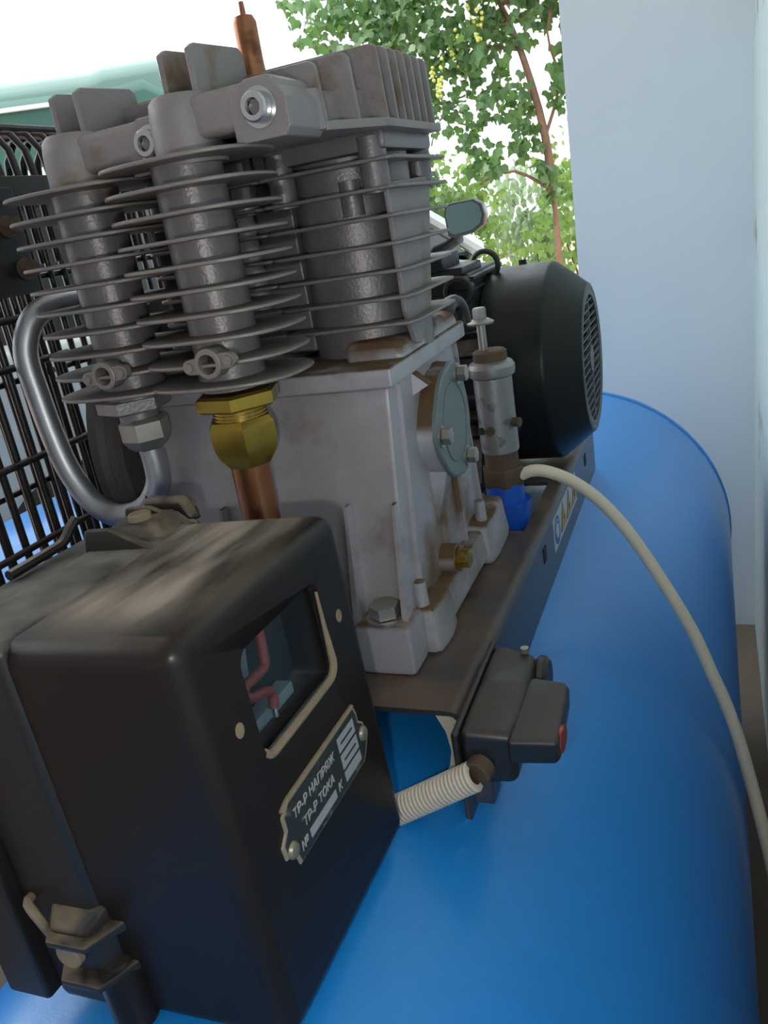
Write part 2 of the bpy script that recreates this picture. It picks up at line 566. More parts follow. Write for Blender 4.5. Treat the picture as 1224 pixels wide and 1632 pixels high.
# three lengths leave the slot beside the valve open in the top
m = MB()
m.prism([(x, PY0, z) for x, z in outer + inner], (0, 0.285 - PY0, 0))
m.prism([(x, 0.435, z) for x, z in outer + inner], (0, PY1 - 0.435, 0))
left = [(-0.03, 0)] + arc(PX0 + r, -r, r, PI / 2, PI) + [(PX0, bot), (PX0 + th, bot)] + arc(PX0 + r, -r, r - th, PI, PI / 2) + [(-0.03, -th)]
m.prism([(x, 0.285, z) for x, z in left], (0, 0.15, 0))
right = [(0.026, -th), (0.026, 0)] + arc(PX1 - r, -r, r, PI / 2, 0) + [(PX1, bot), (PX1 - th, bot)] + arc(PX1 - r, -r, r - th, 0, PI / 2)
m.prism([(x, 0.285, z) for x, z in right], (0, 0.15, 0))
m.build('channel', 'plate', t, 30)
# pale gusset plate just inside the open front end
m = MB()
g = [(PX1 - th, -0.004), (PX1 - th, -0.066)]
for k in range(9):
    a = -PI / 2 + PI * k / 8
    g.append((0.000 + 0.026 * math.cos(a), -0.032 + 0.029 * math.sin(a)))
MB().prism([(x, -0.037, z) for x, z in [(PX1 - th, -0.004), (PX1 - th, -0.066), (0.022, -0.064), (0.030, -0.05), (0.033, -0.036), (0.031, -0.02), (0.024, -.004)]], (0, 0.004, 0)).build('gusset', 'cream', t)
# dark bolt slots in the side flange
for y, z in ((0.282, -0.026), (0.603, -0.028)):
    MB().box((PX1 + .0004, y, z), (0.0012, 0.014, 0.016), 0.0004).build('bolt_slot', 'hole', t)
MB().span((PX1 - .001, PX1 + .0035), (-0.06, -0.03), (-0.080, -0.03), .001).build('bracket_tab', 'plate', t)
# warning sticker on the flange
sy0, sy1, sz0, sz1 = 0.338, 0.508, -0.047, -0.0115
st = MB().span((PX1, PX1 + .0006), (sy0, sy1), (sz0 - .003, sz1)).build('warning_sticker', 'sticker', t)
w4 = (sy1 - sy0) / 4
def disc(cx, cy, r, x, n=24):
    return [(x, cx + r * math.cos(2 * PI * k / n), cy + r * math.sin(2 * PI * k / n)) for k in range(n)]
cz = (sz0 + sz1) / 2 - .0015
m = MB().prism(disc(sy0 + w4 * .5, cz, .0165, PX1 + .0007), (.0004, 0, 0))
m.build('blue_disc', 'stblue', st)
MB().prism(disc(sy0 + w4 * .5, cz - .001, .0085, PX1 + .0011), (.0003, 0, 0)).build('white_head', 'sticker', st)
MB().prism([(PX1 + .0011, sy0 + w4 * .5 + .013 * math.cos(a), cz + .013 * math.sin(a)) for a in [PI * k / 8 for k in range(9)]] +
           [(PX1 + .0011, sy0 + w4 * .5 + .0115 * math.cos(a), cz + .0115 * math.sin(a)) for a in [PI - PI * k / 8 for k in range(9)]], (.0003, 0, 0)).build('ear_muff_band', 'sticker', st)
for i in range(1, 4):
    cy = sy0 + w4 * (i + .5)
    MB().prism([(PX1 + .0007, cy - .020, cz - .014), (PX1 + .0007, cy + .020, cz - .014), (PX1 + .0007, cy, cz + .018)], (.0003, 0, 0)).build('triangle_border', 'label', st)
    MB().prism([(PX1 + .001, cy - .0165, cz - .0125), (PX1 + .001, cy + .0165, cz - .0125), (PX1 + .001, cy, cz + .0145)], (.0003, 0, 0)).build('yellow_triangle', 'styellow', st)
    if i == 1:
        MB().prism([(PX1 + .0013, cy + .002, cz + .006), (PX1 + .0013, cy - .004, cz - .003), (PX1 + .0013, cy + .001, cz - .002), (PX1 + .0013, cy - .002, cz - .010), (PX1 + .0013, cy + .005, cz), (PX1 + .0013, cy, cz)], (.0002, 0, 0)).build('pictogram', 'label', st)
    else:
        MB().prism(disc(cy, cz - .004, .0045, PX1 + .0013, 10), (.0002, 0, 0)).build('pictogram', 'label', st)

# ------------------------------------------------------------------ compressor pump
t = thing('compressor_pump', 'grey finned compressor pump with two vertical cooler columns, on the black platform', 'compressor', (0, 0, 0))
pump = t
m = MB()
XL = -0.225
m.hull([(XL, .022, .03), (-.008, .022, .03), (-.008, .268, .03), (XL, .268, .03),
        (XL + .01, .050, .217), (-.006, .050, .217), (-.006, .236, .217), (XL + .01, .236, .217)], .004)
# feet
for xa, xb in ((-.046, .0), (XL - .01, XL + .036)):
    m.span((xa, xb), (0.0, .034), (0, .0435), .0045)
    m.span((xa, xb), (.25, .282), (0, .0435), .0045)
m.span((-.19, -.045), (.012, .04), (0, .034), .004)
m.hull([(-.02, .034, 0), (.010, .034, 0), (.013, .058, 0), (.010, .085, 0), (-.02, .085, 0),
        (-.02, .034, .040), (.007, .036, .040), (.009, .058, .040), (.006, .085, .036), (-.02, .085, .040)], .004)
m.hull([(-.02, .08, .008), (.009, .08, .008), (.009, .205, .008), (-.02, .205, .008), (-.02, .08, .036), (.004, .08, .036), (.004, .205, .036), (-.02, .205, .036)], .003)
m.hull([(-.02, .20, 0), (.013, .20, 0), (.015, .225, 0), (.013, .282, 0), (-.02, .282, 0),
        (-.02, .20, .044), (.009, .202, .040), (.012, .225, .044), (.008, .278, .044), (-.02, .282, .044)], .004)
# upright ribs
def rib(p_bot, p_top, out, th, taper=0.25):
    """thin wedge standing off a wall: p_bot/p_top on the wall, out = how far it stands off at the bottom"""
    a, bb, o = V(p_bot), V(p_top), V(out)
    side = (bb - a).cross(o).normalized() * th / 2
    m.hull([a + side - o * .2, a - side - o * .2, a + o + side, a + o - side, bb + side * .7 - o * .2, bb - side * .7 - o * .2, bb + o * taper + side * .5, bb + o * taper - side * .5])
rib((-.046, .024, .04), (-.048, .032, .130), (0, -.018, 0), .005)
rib((-.008, .026, .04), (-.010, .034, .130), (.002, -.018, 0), .005)
rib((-.205, .024, .04), (-.205, .032, .130), (0, -.018, 0), .005)
rib((-.160, .024, .04), (-.160, .032, .130), (0, -.018, 0), .005)
rib((-.008, .050, .036), (-.006, .066, .214), (.004, 0, 0), .004, .8)
rib((-.008, .128, .036), (-.007, .128, .125), (.006, 0, 0), .006, .8)
rib((-.008, .180, .036), (-.007, .172, .120), (.005, 0, 0), .005, .8)
rib((-.008, .245, .036), (-.006, .222, .214), (.004, 0, 0), .004, .8)
# boss behind the end cover
CVY, CVZ = .147, .160
def coverpoly(x, s):
    pts = []
    for k in range(32):
        a = 2 * PI * k / 32
        rr = .047 + .0065 * max(0, math.cos(3 * (a - 1.05)))
        pts.append((x, CVY + rr * s * .98 * math.cos(a), CVZ + rr * s * math.sin(a)))
    return pts
m.loft([coverpoly(-.012, 1.02), coverpoly(.006, .98)])
m.hull([(-.008, .118, .075), (-.008, .124, .075), (-.007, .112, .128), (-.007, .136, .120), (.007, .116, .126), (.007, .132, .120)])
m.hull([(-.008, .100, .216), (-.008, .112, .216), (-.007, .098, .196), (-.007, .125, .200), (.005, .106, .202), (.005, .118, .202)])
for p in ((-.062, .018, .052), (-.004, .044, .060), (.002, .215, .062)):
    m.cyl(V(p) - V((0, 0, .025)), V(p), .006, .005, 12)
m.cyl((-.02, .118, .046), (.006, .118, .046), .013, n=20)
crank = m.build('crankcase', 'cast', t, 32)
for p, nz in (((-.023, .013, .0435), 1), ((-.21, .013, .0435), 1), ((-.023, .268, .0435), 1)):
    hexa(p, (0, 0, 1), .0125, .0135, True).build('foot_bolt', 'zinc', t)
m = MB()
m.cyl((.005, .118, .046), (.009, .118, .046), .0115, n=20)
m.hexnut((.008, .118, .046), (.017, .118, .046), .0085)
m.build('drain_plug', 'brass', t)
# end cover
cv = MB().loft([coverpoly(.0062, 1.0), coverpoly(.0095, 1.0), coverpoly(.0105, .97)]).build('end_cover', 'cover', t, 30)
MB().ring((.0103, CVY, CVZ), (1, 0, 0), .034, .0325, .0009, 40).build('cover_ridge', 'cover', cv)
for a in (1.05, 1.05 + 2 * PI / 3, 1.05 + 4 * PI / 3):
    hexa((.0102, CVY + .0425 * math.cos(a), CVZ + .0425 * math.sin(a)), (1, 0, 0), .0072, .0095).build('cover_bolt', 'zinc', cv)
# top flange
m = MB()
m.span((-.235, .000), (.0425, .246), (.2155, .2305), .0022)
m.hull([(-.05, .076, .228), (.000, .076, .228), (-.001, .236, .228), (-.05, .236, .228), (-.05, .080, .244), (-.004, .080, .244), (-.005, .232, .244), (-.05, .232, .244)], .006, 3)
m.hull([(-.234, .076, .228), (-.19, .076, .228), (-.19, .236, .228), (-.234, .236, .228), (-.23, .080, .244), (-.19, .080, .244), (-.19, .232, .244), (-.23, .232, .244)], .006, 3)
m.build('top_flange', 'cast', t, 32)
m = MB()
m.tube([(-.012, .226, .238), (-.010, .238, .246), (-.007, .248, .247), (-.004, .256, .240), (-.003, .258, .226)], [.006, .008, .008, .0075, .007], 12, 3)
m.build('oil_filler', 'black', t)
# cylinders
for cx in (-.050, -.160):
    m = MB()
    m.lathe([(.050, .226), (.050, .25), (.0475, .27), (.0475, .386)], (cx, .147, 0), (0, 0, 1), 48)
    m.span((cx - .055, cx + .053), (.092, .205), (.376, .3905), .004)
    for sx, sy in ((.040, -.052), (-.036, -.052), (.042, .045)):
        m.cyl((cx + sx, .147 + sy + .004, .348), (cx + sx, .147 + sy + .004, .386), .0105, n=16)
    m.cyl((cx + .016, .106, .335), (cx + .016, .106, .36), .009, n=16)
    if cx > -.1:
        m.span((-.122, -.088), (.112, .19), (.236, .386), .003)
    core = m.build('cylinder', 'iron', t, 30)
    s = 1 if cx > -.1 else -1
    xo = cx + s * .046
    MB().prism([(xo, .094, .354), (xo, .197, .357), (xo, .160, .262), (xo, .121, .234), (xo, .108, .236), (xo, .096, .262)], (s * .004, 0, 0), .0008).build('side_web', 'head', core)
    for i in range(7):
        z = .2545 + i * .01925
        x0, x1 = cx - .058, cx + .060
        g = .004 * (6 - i) / 6
        poly = [(x0, .098), (x0 + .014, .084 - g), (x1 - .006, .086), (x1, .092 + g), (x1, .214 - g * 5), (x1 - .012, .222 - g * 4), (x0 + .012, .222 - g * 4), (x0, .21)]
        MB().prism([(x, y, z - .0014) for x, y in poly], (0, 0, .0028), .0009, 2, True).build('cooling_fin', 'fin', core, 50)
# cylinder head
m = MB()
plan = [(-.215, .032), (-.012, .032), (.012, .083), (.013, .205), (-.215, .205)]
m.prism([(x, y, .3885) for x, y in plan], (0, 0, .006), .0012)
m.prism([(x + (-.012 if x > -.1 else .012), y + (.006 if y < .1 else -.006), .392) for x, y in plan], (0, 0, .022))
head = m.build('cylinder_head', 'head', t)
ys = [.0335, .0585, .0835, .1010, .1185, .136, .1535, .171, .1885]
xr = [-.0125, .0005, .0115] + [.0125] * 6
for i, (y, x) in enumerate(zip(ys, xr)):
    zt = (.430, .435, .4405, .441, .4415, .442, .442, .442, .442)[i]
    xl = -.062 if i == 0 else -.21
    rr = .006
    poly = [(xl, y, .393), (xl, y, zt - .004), (xl + .004, y, zt)] + [(x - .002 - rr + rr * math.sin(a), y, zt - rr + rr * math.cos(a)) for a in [PI / 2 * k / 4 for k in range(5)]] + [(x, y, .393)]
    MB().prism(poly, (0, .0042, 0), .0012, 2, True).build('head_fin', 'head', head, 40)
# manifold caps over the two columns, with the arms to the head
C2, C1 = V((-.102, .0, 0)), V((-.200, .015, 0))
def cap(c, dz, arm, boltx, fx):
    m = MB()
    m.lathe([(0, .3805 + dz), (.0232, .3805 + dz), (.0220, .41 + dz), (.0205, .418 + dz), (.017, .4215 + dz), (0, .422 + dz)], (c.x + fx, c.y, 0), (0, 0, 1), 36)
    m.span((c.x, c.x + arm), (c.y - .0145, c.y + .04), (.3925 + dz, .4185 + dz), .005, 3)
    m.span((c.x + fx - .019, c.x + .02), (c.y, c.y + .045), (.385 + dz, .4205 + dz), .004, 3)
    bx = c.x + boltx
    lz = dz - .0045
    y0 = c.y - .020
    poly = [(bx - .020, .389), (bx + .014, .389), (bx + .018, .394), (bx + .018, .410), (bx + .009, .4235), (bx - .008, .4235), (bx - .02, .416)]
    m.prism([(x, y0 + .004, z + lz) for x, z in poly], (0, .05, 0), .0012)
    o = m.build('manifold_cap', 'head', t, 35)
    bz = .407 + lz
    bb = MB().ring((bx, y0 + .0035, bz), (0, -1, 0), .0088, .0048, .0085, 24, .0012).ring((bx, y0 + .004, bz), (0, -1, 0), .0115, .005, .0012, 24)
    bb = bb.build('socket_bolt', 'chrome', o, 30)
    MB().hexnut((bx, y0 + .004, bz), (bx, y0 - .0012, bz), .0048, .02).build('hex_recess', 'iron', bb)
    for i, (dx, yo) in enumerate(((-.0085, .0), (.0125, .0))):
        x = c.x + dx + fx
        MB().prism([(x, c.y - .004 + yo, .4195 + dz), (x, c.y - .004 + yo, .4455 + dz), (x, c.y + .003 + yo, .449 + dz), (x, c.y + .058, .452 + dz), (x, c.y + .064, .449 + dz), (x, c.y + .066, .4195 + dz)], (.0045, 0, 0), .0012).build('cap_fin', 'head', o, 40)
    return o
cap(C2, .001, .082, .069, .006)
cap(C1, -.003, .084, .0765, .001)
MB().span((-.215, -.03), (.018, .034), (.398, .417), .003).build('manifold_bridge', 'head', t)
MB().hull([(-.03, .008, .389), (-.012, .03, .389), (-.016, .05, .389), (-.045, .03, .389), (-.032, .008, .414), (-.014, .03, .414), (-.018, .05, .414), (-.05, .03, .42)], .0015).build('head_lug', 'head', head)
# cooler columns
def finpoly(a, bq, n=44, e=2.5):
    out = []
    for k in range(n):
        th_ = 2 * PI * k / n
        c, s = math.cos(th_), math.sin(th_)
        out.append((a * math.copysign(abs(c) ** (2 / e), c), bq * math.copysign(abs(s) ** (2 / e), s)))
    return out
fp = finpoly(.0560, .0455, 44, 2.7)
for c, dz in ((C2, 0.0), (C1, -.0032)):
    m = MB()
    m.lathe([(0, .236 + dz), (.024, .236 + dz), (.0245, .242 + dz), (.0235, .25 + dz), (.0235, .386 + dz), (0, .386 + dz)], (c.x, c.y, 0), (0, 0, 1), 40)
    tube_o = m.build('cooler_column', 'iron', t, 30)
    first = None
    for i in range(10):
        z = .3850 - i * .01575 + dz
        if first is None:
            mm = MB()
            mm.loft([[(x * .985, y * .985, -.0014) for x, y in fp], [(x, y, -.0007) for x, y in fp], [(x, y, .0007) for x, y in fp], [(x * .985, y * .985, .0014) for x, y in fp]])
            first = mm.build('column_fin', 'fin', tube_o, 50)
            first.location = (c.x + .001, c.y, z)
        else:
            copy_part(first, tube_o, (c.x + .001, c.y, z))
    # cast port with two ears on the second fin from the bottom
    px, py, pz = c.x + .013, c.y - .0485, .2605 + dz
    m = MB()
    m.ring((px, py, pz), (0, 1, 0), .0100, .0066, .014, 28, .0008)
    ear = [(px + sg * (.0150 + .0052 * math.cos(a)), py + .0015, pz + sg * .0012 + sg * .0050 * math.sin(a)) for sg in (1, -1) for a in [-PI / 2 + PI * k / 8 for k in range(9)]]
    m.prism([ear_p for ear_p in ear[:9]] + [(px + .008, py + .0015, pz + .0065), (px + .008, py + .0015, pz - .0045)], (0, .006, 0), .0006)
    m.prism([ear_p for ear_p in ear[9:]] + [(px - .008, py + .0015, pz - .0065), (px - .008, py + .0015, pz + .0045)], (0, .006, 0), .0006)
    for sg in (-1, 1):
        m.cyl((px + sg * .0152, py + .0016, pz + sg * .0012), (px + sg * .0152, py - .0002, pz + sg * .0012), .0034, n=14)
    po = m.build('port', 'fin', tube_o, 40)
    MB().cyl((px, py + .0115, pz), (px, py + .0135, pz), .0067, n=20).build('port_bore', 'hole', po)
# brass fitting and copper pipe under the right column
cx, cy = C2.x, C2.y
m = MB().hexnut((cx, cy, .2215), (cx, cy, .2335), .0315, .10, 6, .35)
m.build('brass_hexagon', 'brass', t, 25)
m = MB().cyl((cx - .001, cy, .210), (cx - .001, cy, .223), .0185, n=24)
for k in range(4):
    m.ring((cx - .001, cy, .2115 + k * .0026), (0, 0, 1), .0198, .017, .0013, 24)
m.build('brass_thread', 'brass', t)
m = MB().lathe([(0, .178), (.0165, .178), (.0185, .1805), (.024, .188), (.0265, .196), (.0265, .209), (.0235, .2135), (0, .2135)], (cx - .002, cy, 0), (0, 0, 1), 6, .55)
m.build('brass_nut', 'brass', t, 22)
MB().tube([(cx - .003, cy, .182), (cx - .003, cy, .13), (cx - .003, cy, .06), (cx - .003, cy - .003, .002)], .0142, 24).build('copper_pipe', 'copper', t)
# steel fitting and aluminium pipe under the left column
cx, cy = C1.x, C1.y
m = MB().hexnut((cx - .006, cy, .2215), (cx - .006, cy, .2335), .0285, .10, 6, .2).cyl((cx - .004, cy, .212), (cx - .004, cy, .223), .0155, n=24)
m.build('steel_hexagon', 'iron', t, 25)
MB().lathe([(0, .190), (.0125, .190), (.0165, .1935), (.0195, .199), (.0195, .2125), (.0165, .2155), (0, .2155)], (cx - .002, cy, 0), (0, 0, 1), 6, .3).build('steel_nut', 'zinc', t, 22)
path = [(cx - .002, cy, .196), (cx - .001, cy, .178), (cx - .003, cy - .001, .160), (cx - .016, cy - .003, .143), (cx - .036, cy - .004, .135), (cx - .058, cy - .003, .136),
        (cx - .077, cy - .002, .150), (cx - .090, cy - .001, .175), (cx - .0965, cy + .000, .205), (cx - .101, cy + .002, .240), (cx - .104, cy + .005, .272), (cx - .100, cy + .013, .293), (cx - .094, cy + .025, .304), (cx - .089, cy + .045, .307), (cx - .087, cy + .066, .307)]
MB().tube(path, .0098, 18, 5).build('aluminium_pipe', 'alu', t, 50)
# relief valve on top of the head
m = MB().lathe([(0, .428), (.0095, .428), (.0088, .436), (.0082, .446), (.0082, .470), (.0065, .474), (.0022, .4755), (.0018, .483), (0, .4835)], (-.0805, .078, 0), (0, 0, 1), 20)
m.build('relief_valve', 'copper', t, 40)
# flywheel at the crank's far end
m = MB()
m.lathe([(.112, -.245), (.134, -.245), (.134, -.252), (.129, -.256), (.134, -.260), (.129, -.265), (.134, -.270), (.134, -.279), (.112, -.279), (.112, -.245)], (0, .165, .168), (1, 0, 0), 56)
fw = m.build('flywheel', 'pulley', t, 35)
m = MB()
for k in range(5):
    a = 2 * PI * k / 5 + .5
    u = V((0, math.cos(a), math.sin(a)))
    w = V((0, -math.sin(a), math.cos(a)))
    c = V((-.262, .165, .168))
    m.hull([c + u * r_ + w * s * (.016 if r_ < .05 else .012) + V((dx, 0, 0)) for r_ in (.02, .115) for s in (-1, 1) for dx in (-.008, .008)], .002)
m.build('spokes', 'wheelin', fw)
MB().lathe([(0, -.236), (.034, -.236), (.034, -.285), (0, -.285)], (0, .165, .168), (1, 0, 0), 28).build('hub', 'wheelin', fw)

# ------------------------------------------------------------------ belt guard
t = thing('belt_guard', 'black wire belt guard cage left of the pump', 'guard', (-.37, .1, 0))
ox, oy = .37, -.1
def gp(x, y, z):
    return (x + .37, y - .1, z)
xi, xo_ = -.335, -.402
for k in range(29):
    y = -.150 + k * .0195
    low = .06 if y < .095 else .34
    p = [(xi, y, low), (xi, y, .2 if low < .2 else .39), (xi, y, .41), (xi - .004, y + .001, .434), (xi - .016, y + .002, .449), ((xi + xo_) / 2, y + .003, .452), (xo_ + .016, y + .002, .449), (xo_ + .004, y + .001, .434), (xo_, y, .41), (xo_, y, .2), (xo_, y, .0)]
    MB().tube([gp(*q) for q in p], .0034, 8).build('guard_wire', 'wire', t, 60)
for x in (xi + .005, xo_ - .005):
    for z in ((.300, .262, .185, .115, .40) if x > -.37 else (.33, .24, .14, .05)):
        y1 = .095 if x > -.37 and z < .38 else .41
        MB().tube([gp(x, -.16, z), gp(x, y1, z)], .0032, 8).build('cross_wire', 'wire', t, 60)
MB().span((xi + .37 + .004, xi + .37 + .010), (-.26, .31), (.396, .412), .001).build('guard_rail', 'wire', t)
MB().tube([gp((xi + xo_) / 2, -.16, .458), gp((xi + xo_) / 2, .41, .458)], .004, 10).build('top_rod', 'wire', t)
br = MB().span((.012 + xi + .37, .018 + xi + .37), (-.075, -.028), (.318, .402), .001).build('guard_bracket', 'carblack', t)
for yy, zz in ((-.046, .372), (-.040, .338)):
    hexa((xi + .37 + .018, yy, zz), (1, 0, 0), .007, .012).build('bracket_bolt', 'rust', br)
for yy in (-.14, .39):
    MB().span((xo_ + .365, xi + .375), (yy - .008, yy + .008), (-.003, .012), .001).build('guard_foot', 'plate', t)
for yy in (-.14, .39):
    MB().span((xo_ + .362, xo_ + .370), (yy - .008, yy + .008), (0, .44), .001).build('guard_post', 'wire', t)

# ------------------------------------------------------------------ electric motor
MY, MZ = .52, .130
t = thing('electric_motor', 'black electric motor with grilled fan cover, behind the pump', 'motor', (0, MY, 0))
m = MB().lathe([(0, -.27), (.085, -.27), (.100, -.262), (.100, -.03), (0, -.03)], (0, 0, MZ), (1, 0, 0), 48)
m.cyl((-.33, 0, MZ), (-.27, 0, MZ), .019, n=20)
m.build('housing', 'motor', t)
f0 = None
for k in range(27):
    a = math.radians(-8 + k * 13.0)
    if 40 < math.degrees(a) < 130 or 235 < math.degrees(a) < 300:
        continue
    if f0 is None:
        f0 = MB().span((-.255, -.028), (-.0022, .0022), (.096, .117), .001).build('cooling_fin', 'motor', t)
        f0.location = (0, 0, MZ)
        f0.rotation_euler = (a - PI / 2, 0, 0)
    else:
        copy_part(f0, t, rot=(a - PI / 2, 0, 0))
# fan cover
m = MB()
m.lathe([(.117, -.034), (.1195, -.034), (.1205, -.030), (.1205, .036), (.118, .042), (.092, .074), (.0895, .0775), (.086, .0785), (.083, .0775), (.083, .072), (.090, .070), (.114, .040), (.117, .034), (.117, -.034)], (0, 0, MZ), (1, 0, 0), 64)
fc = m.build('fan_cover', 'fan', t, 28)
m = MB()
R_ = .084
for k in range(-8, 9):
    z = k * .0098
    hw = math.sqrt(max(R_ ** 2 - z ** 2, 0))
    m.span((.0725, .0765), (-hw, hw), (MZ + z - .0010, MZ + z + .0010))
m.span((.0725, .077), (-.0022, .0022), (MZ - R_, MZ + R_))
m.cyl((.072, 0, MZ), (.0772, 0, MZ), .016, n=28)
m.ring((.0722, 0, MZ), (1, 0, 0), .0855, .076, .0055, 56)
m.build('grille', 'grille', fc)
MB().cyl((.030, 0, MZ), (.034, 0, MZ), .105, n=40).build('fan_disc', 'hole', fc)
for a in (1.45, -.5, 3.6):
    MB().cyl((.0, .1195 * math.cos(a), MZ + .1195 * math.sin(a)), (.0, .126 * math.cos(a), MZ + .126 * math.sin(a)), .005, n=10).build('cover_screw', 'hole', fc)
# terminal box
tb = MB().span((-.185, -.036), (-.105, .03), (MZ + .062, MZ + .128), .005).span((-.19, -.03), (-.108, .033), (MZ + .119, MZ + .124), .001).span((-.188, -.033), (-.107, .032), (MZ + .107, MZ + .110), .001).build('terminal_box', 'black', t)
MB().span((-.16, -.060), (-.118, -.05), (MZ + .134, MZ + .152), .003).span((-.175, -.040), (-.114, -.03), (MZ + .127, MZ + .136), .002).build('lid', 'black', tb)
for (gx, gz, rr) in ((-.048, .110, .0175), (-.04, .118, .019)):
    if rr < .018:
        MB().ring((gx, -.118, MZ + gz), (0, 1, 0), rr, rr * .68, .014, 28, .002).build('cable_gland', 'black', tb)
    else:
        MB().ring((gx + .003, -.03, MZ + gz + .01), (0, 1, 0), rr, rr * .7, .008, 28, .002).build('lifting_ring', 'black', tb)
for xx in (-.21, -.07):
    for s in (-1, 1):
        MB().hull([(xx - .02, s * .05, .06), (xx + .02, s * .05, .06), (xx - .02, s * .085, .06), (xx + .02, s * .085, .06),
                   (xx - .022, s * .06, .0), (xx + .022, s * .06, .0), (xx - .022, s * .115, .0), (xx + .022, s * .115, .0), (xx + .022, s * .115, .012), (xx - .022, s * .115, .012)], .001).build('mounting_foot', 'motor', t)

# ------------------------------------------------------------------ unloader valve
vx, vy = .0022, .318
t = thing('unloader_valve', 'upright steel valve with blue base and adjusting bolt, beside the pump', 'valve', (vx, vy, -.03))
Z0 = .03
def L_(prof, o=(0, 0), n=28, mat_='steel', name='body', ang=30, tw=0):
    return MB().lathe([(r, z + Z0) for r, z in prof], (o[0], o[1], 0), (0, 0, 1), n, tw).build(name, mat_, t, ang)
L_([(0, -.026), (.016, -.026), (.0185, -.012), (.0235, .021), (.0235, .024), (0, .024)], (.004, 0), 12, 'blue', 'blue_base', 20)
L_([(0, .022), (.0205, .022), (.0205, .044), (0, .044)], (0, 0), 28, 'blue', 'sealed_thread')
L_([(0, .042), (.0222, .042), (.0238, .045), (.0238, .060), (.0222, .063), (0, .063)], (0, 0), 6, 'rust', 'hex_collar', 25, .3)
L_([(0, .062), (.018, .062), (.018, .081), (0, .081)], (0, 0), 28, 'rust', 'lower_thread')
bd = L_([(0, .080), (.0195, .080), (.0202, .082), (.0202, .160), (.0235, .162), (.0245, .166), (.0245, .171), (.022, .175), (.016, .178), (0, .178)], (0, 0), 36, 'steel', 'body', 30)
L_([(0, .177), (.0175, .177), (.0175, .186), (.015, .188), (0, .188)], (0, 0), 20, 'rust', 'threaded_cap')
L_([(0, .186), (.0046, .186), (.0046, .222), (0, .222)], (-.006, 0), 14, 'zinc', 'adjusting_stem')
L_([(0, .2145), (.0135, .2145), (.0140, .2165), (.009, .2195), (0, .2195)], (-.006, 0), 24, 'zinc', 'washer')
L_([(0, .219), (.0068, .219), (.0072, .221), (.0072, .229), (.0062, .231), (0, .231)], (-.006, 0), 6, 'steel', 'stem_nut', 25)
MB().cyl((-.003, -.019, .107 + Z0), (-.0035, -.0235, .107 + Z0), .0048, n=12).build('side_plug', 'rust', bd)
MB().cyl((-.0135, -.0145, .106 + Z0), (-.0145, -.0165, .106 + Z0), .0040, n=12).build('side_hole', 'hole', bd)
MB().cyl((.016, -.006, .112 + Z0), (.026, -.009, .112 + Z0), .005, n=12).build('side_nipple', 'rust', bd)

# ------------------------------------------------------------------ ivory hose
pts = [(.018, .316, .050), (.034, .316, .056), (.052, .318, .053), (.075, .322, .040), (.098, .324, .020), (.120, .322, -.006), (.140, .318, -.036), (.158, .312, -.066), (.176, .306, -.098), (.192, .300, -.130), (.206, .292, -.165), (.220, .285, -.200), (.232, .276, -.238), (.2445, .265, -.290), (.254, .250, -.330), (.263, .236, -.375), (.270, .22, -.43), (.275, .20, -.52)]
tag(MB().tube(pts, .0066, 16, 5).build('hose', 'white', None, 60), 'ivory hose arching from the upright valve over the blue tank', 'hose')

# ------------------------------------------------------------------ pressure switch
t = thing('pressure_switch', 'black pressure switch box with red button, on the platform side', 'switch', (.05, -.01, 0))
def sp(x, y, z):
    return (x - .05, y + .01, z)
m = MB()
m.hull([sp(*p) for p in ((.0475, -.073, .006), (.0475, .046, .009), (.0475, .046, -.040), (.0475, -.073, -.037), (.0525, -.073, .0065), (.0525, .046, .009), (.0525, .046, -.040), (.0525, -.073, -.037))], .002)
m.build('back_plate', 'black', t)
m = MB()
m.hull([sp(*p) for p in ((.052, -.070, .0065), (.052, .043, .010), (.052, .043, -.040), (.052, -.070, -.036), (.091, -.066, .0035), (.086, .034, .006), (.086, .034, -.040), (.088, -.066, -.036))], .006, 3)
m.build('housing', 'black', t)
m = MB()
m.hull([sp(*p) for p in ((.085, -.072, .0035), (.085, .006, .004), (.085, .006, -.019), (.085, -.072, -.0150), (.1185, -.068, .0035), (.115, .002, .003), (.114, .002, -.018), (.1185, -.068, -.0145))], .0035, 3)
bt = m.build('button_block', 'black', t)
d = V((1, -.05, 0)).normalized()
m = MB()
m.loft([[V(sp(.1165 + dx, -.053, -.0048)) + V((0, .0118 * math.cos(2 * PI * k / 24) * s, .0076 * math.sin(2 * PI * k / 24) * s)) for k in range(24)] for dx, s in ((0, 1), (.0022, 1), (.0030, .85))])
m.build('red_button', 'red', bt)
MB().cyl(sp(.085, .030, -.012), sp(.095, .030, -.012), .016, n=20, bev=.003).build('diaphragm_cap', 'black', t)
MB().cyl(sp(.078, .030, .0085), sp(.078, .030, .0125), .0032, n=12).build('cover_screw', 'zinc', t)
MB().cyl(sp(.0655, -.066, -.0205), sp(.0628, -.0765, -.0222), .0098, n=20, bev=.001).build('cable_gland', 'rust', t)
MB().span((.005, .02), (-.055, -.035), (-.056, -.036), .002).build('pipe_stub', 'plate', t)

# ------------------------------------------------------------------ corrugated conduit
a, b_ = V((.0622, -.0770, -.0225)), V((-.004, -.0820, -.0600))
prf = []
n = 24
Lc = (b_ - a).length
prf.append((.006, 0))
for k in range(n):
    h = Lc * k / n
    q = Lc / n
    prf += [(.0082, h + q * .04), (.0103, h + q * .16), (.0107, h + q * .42), (.0103, h + q * .68), (.0082, h + q * .80)]
prf.append((.006, Lc))
o = MB().lathe(prf, a, b_ - a, 20).build('corrugated_conduit', 'conduit', None, 60)
tag(o, 'short ribbed grey-white conduit between the black meter and pressure switch', 'conduit')

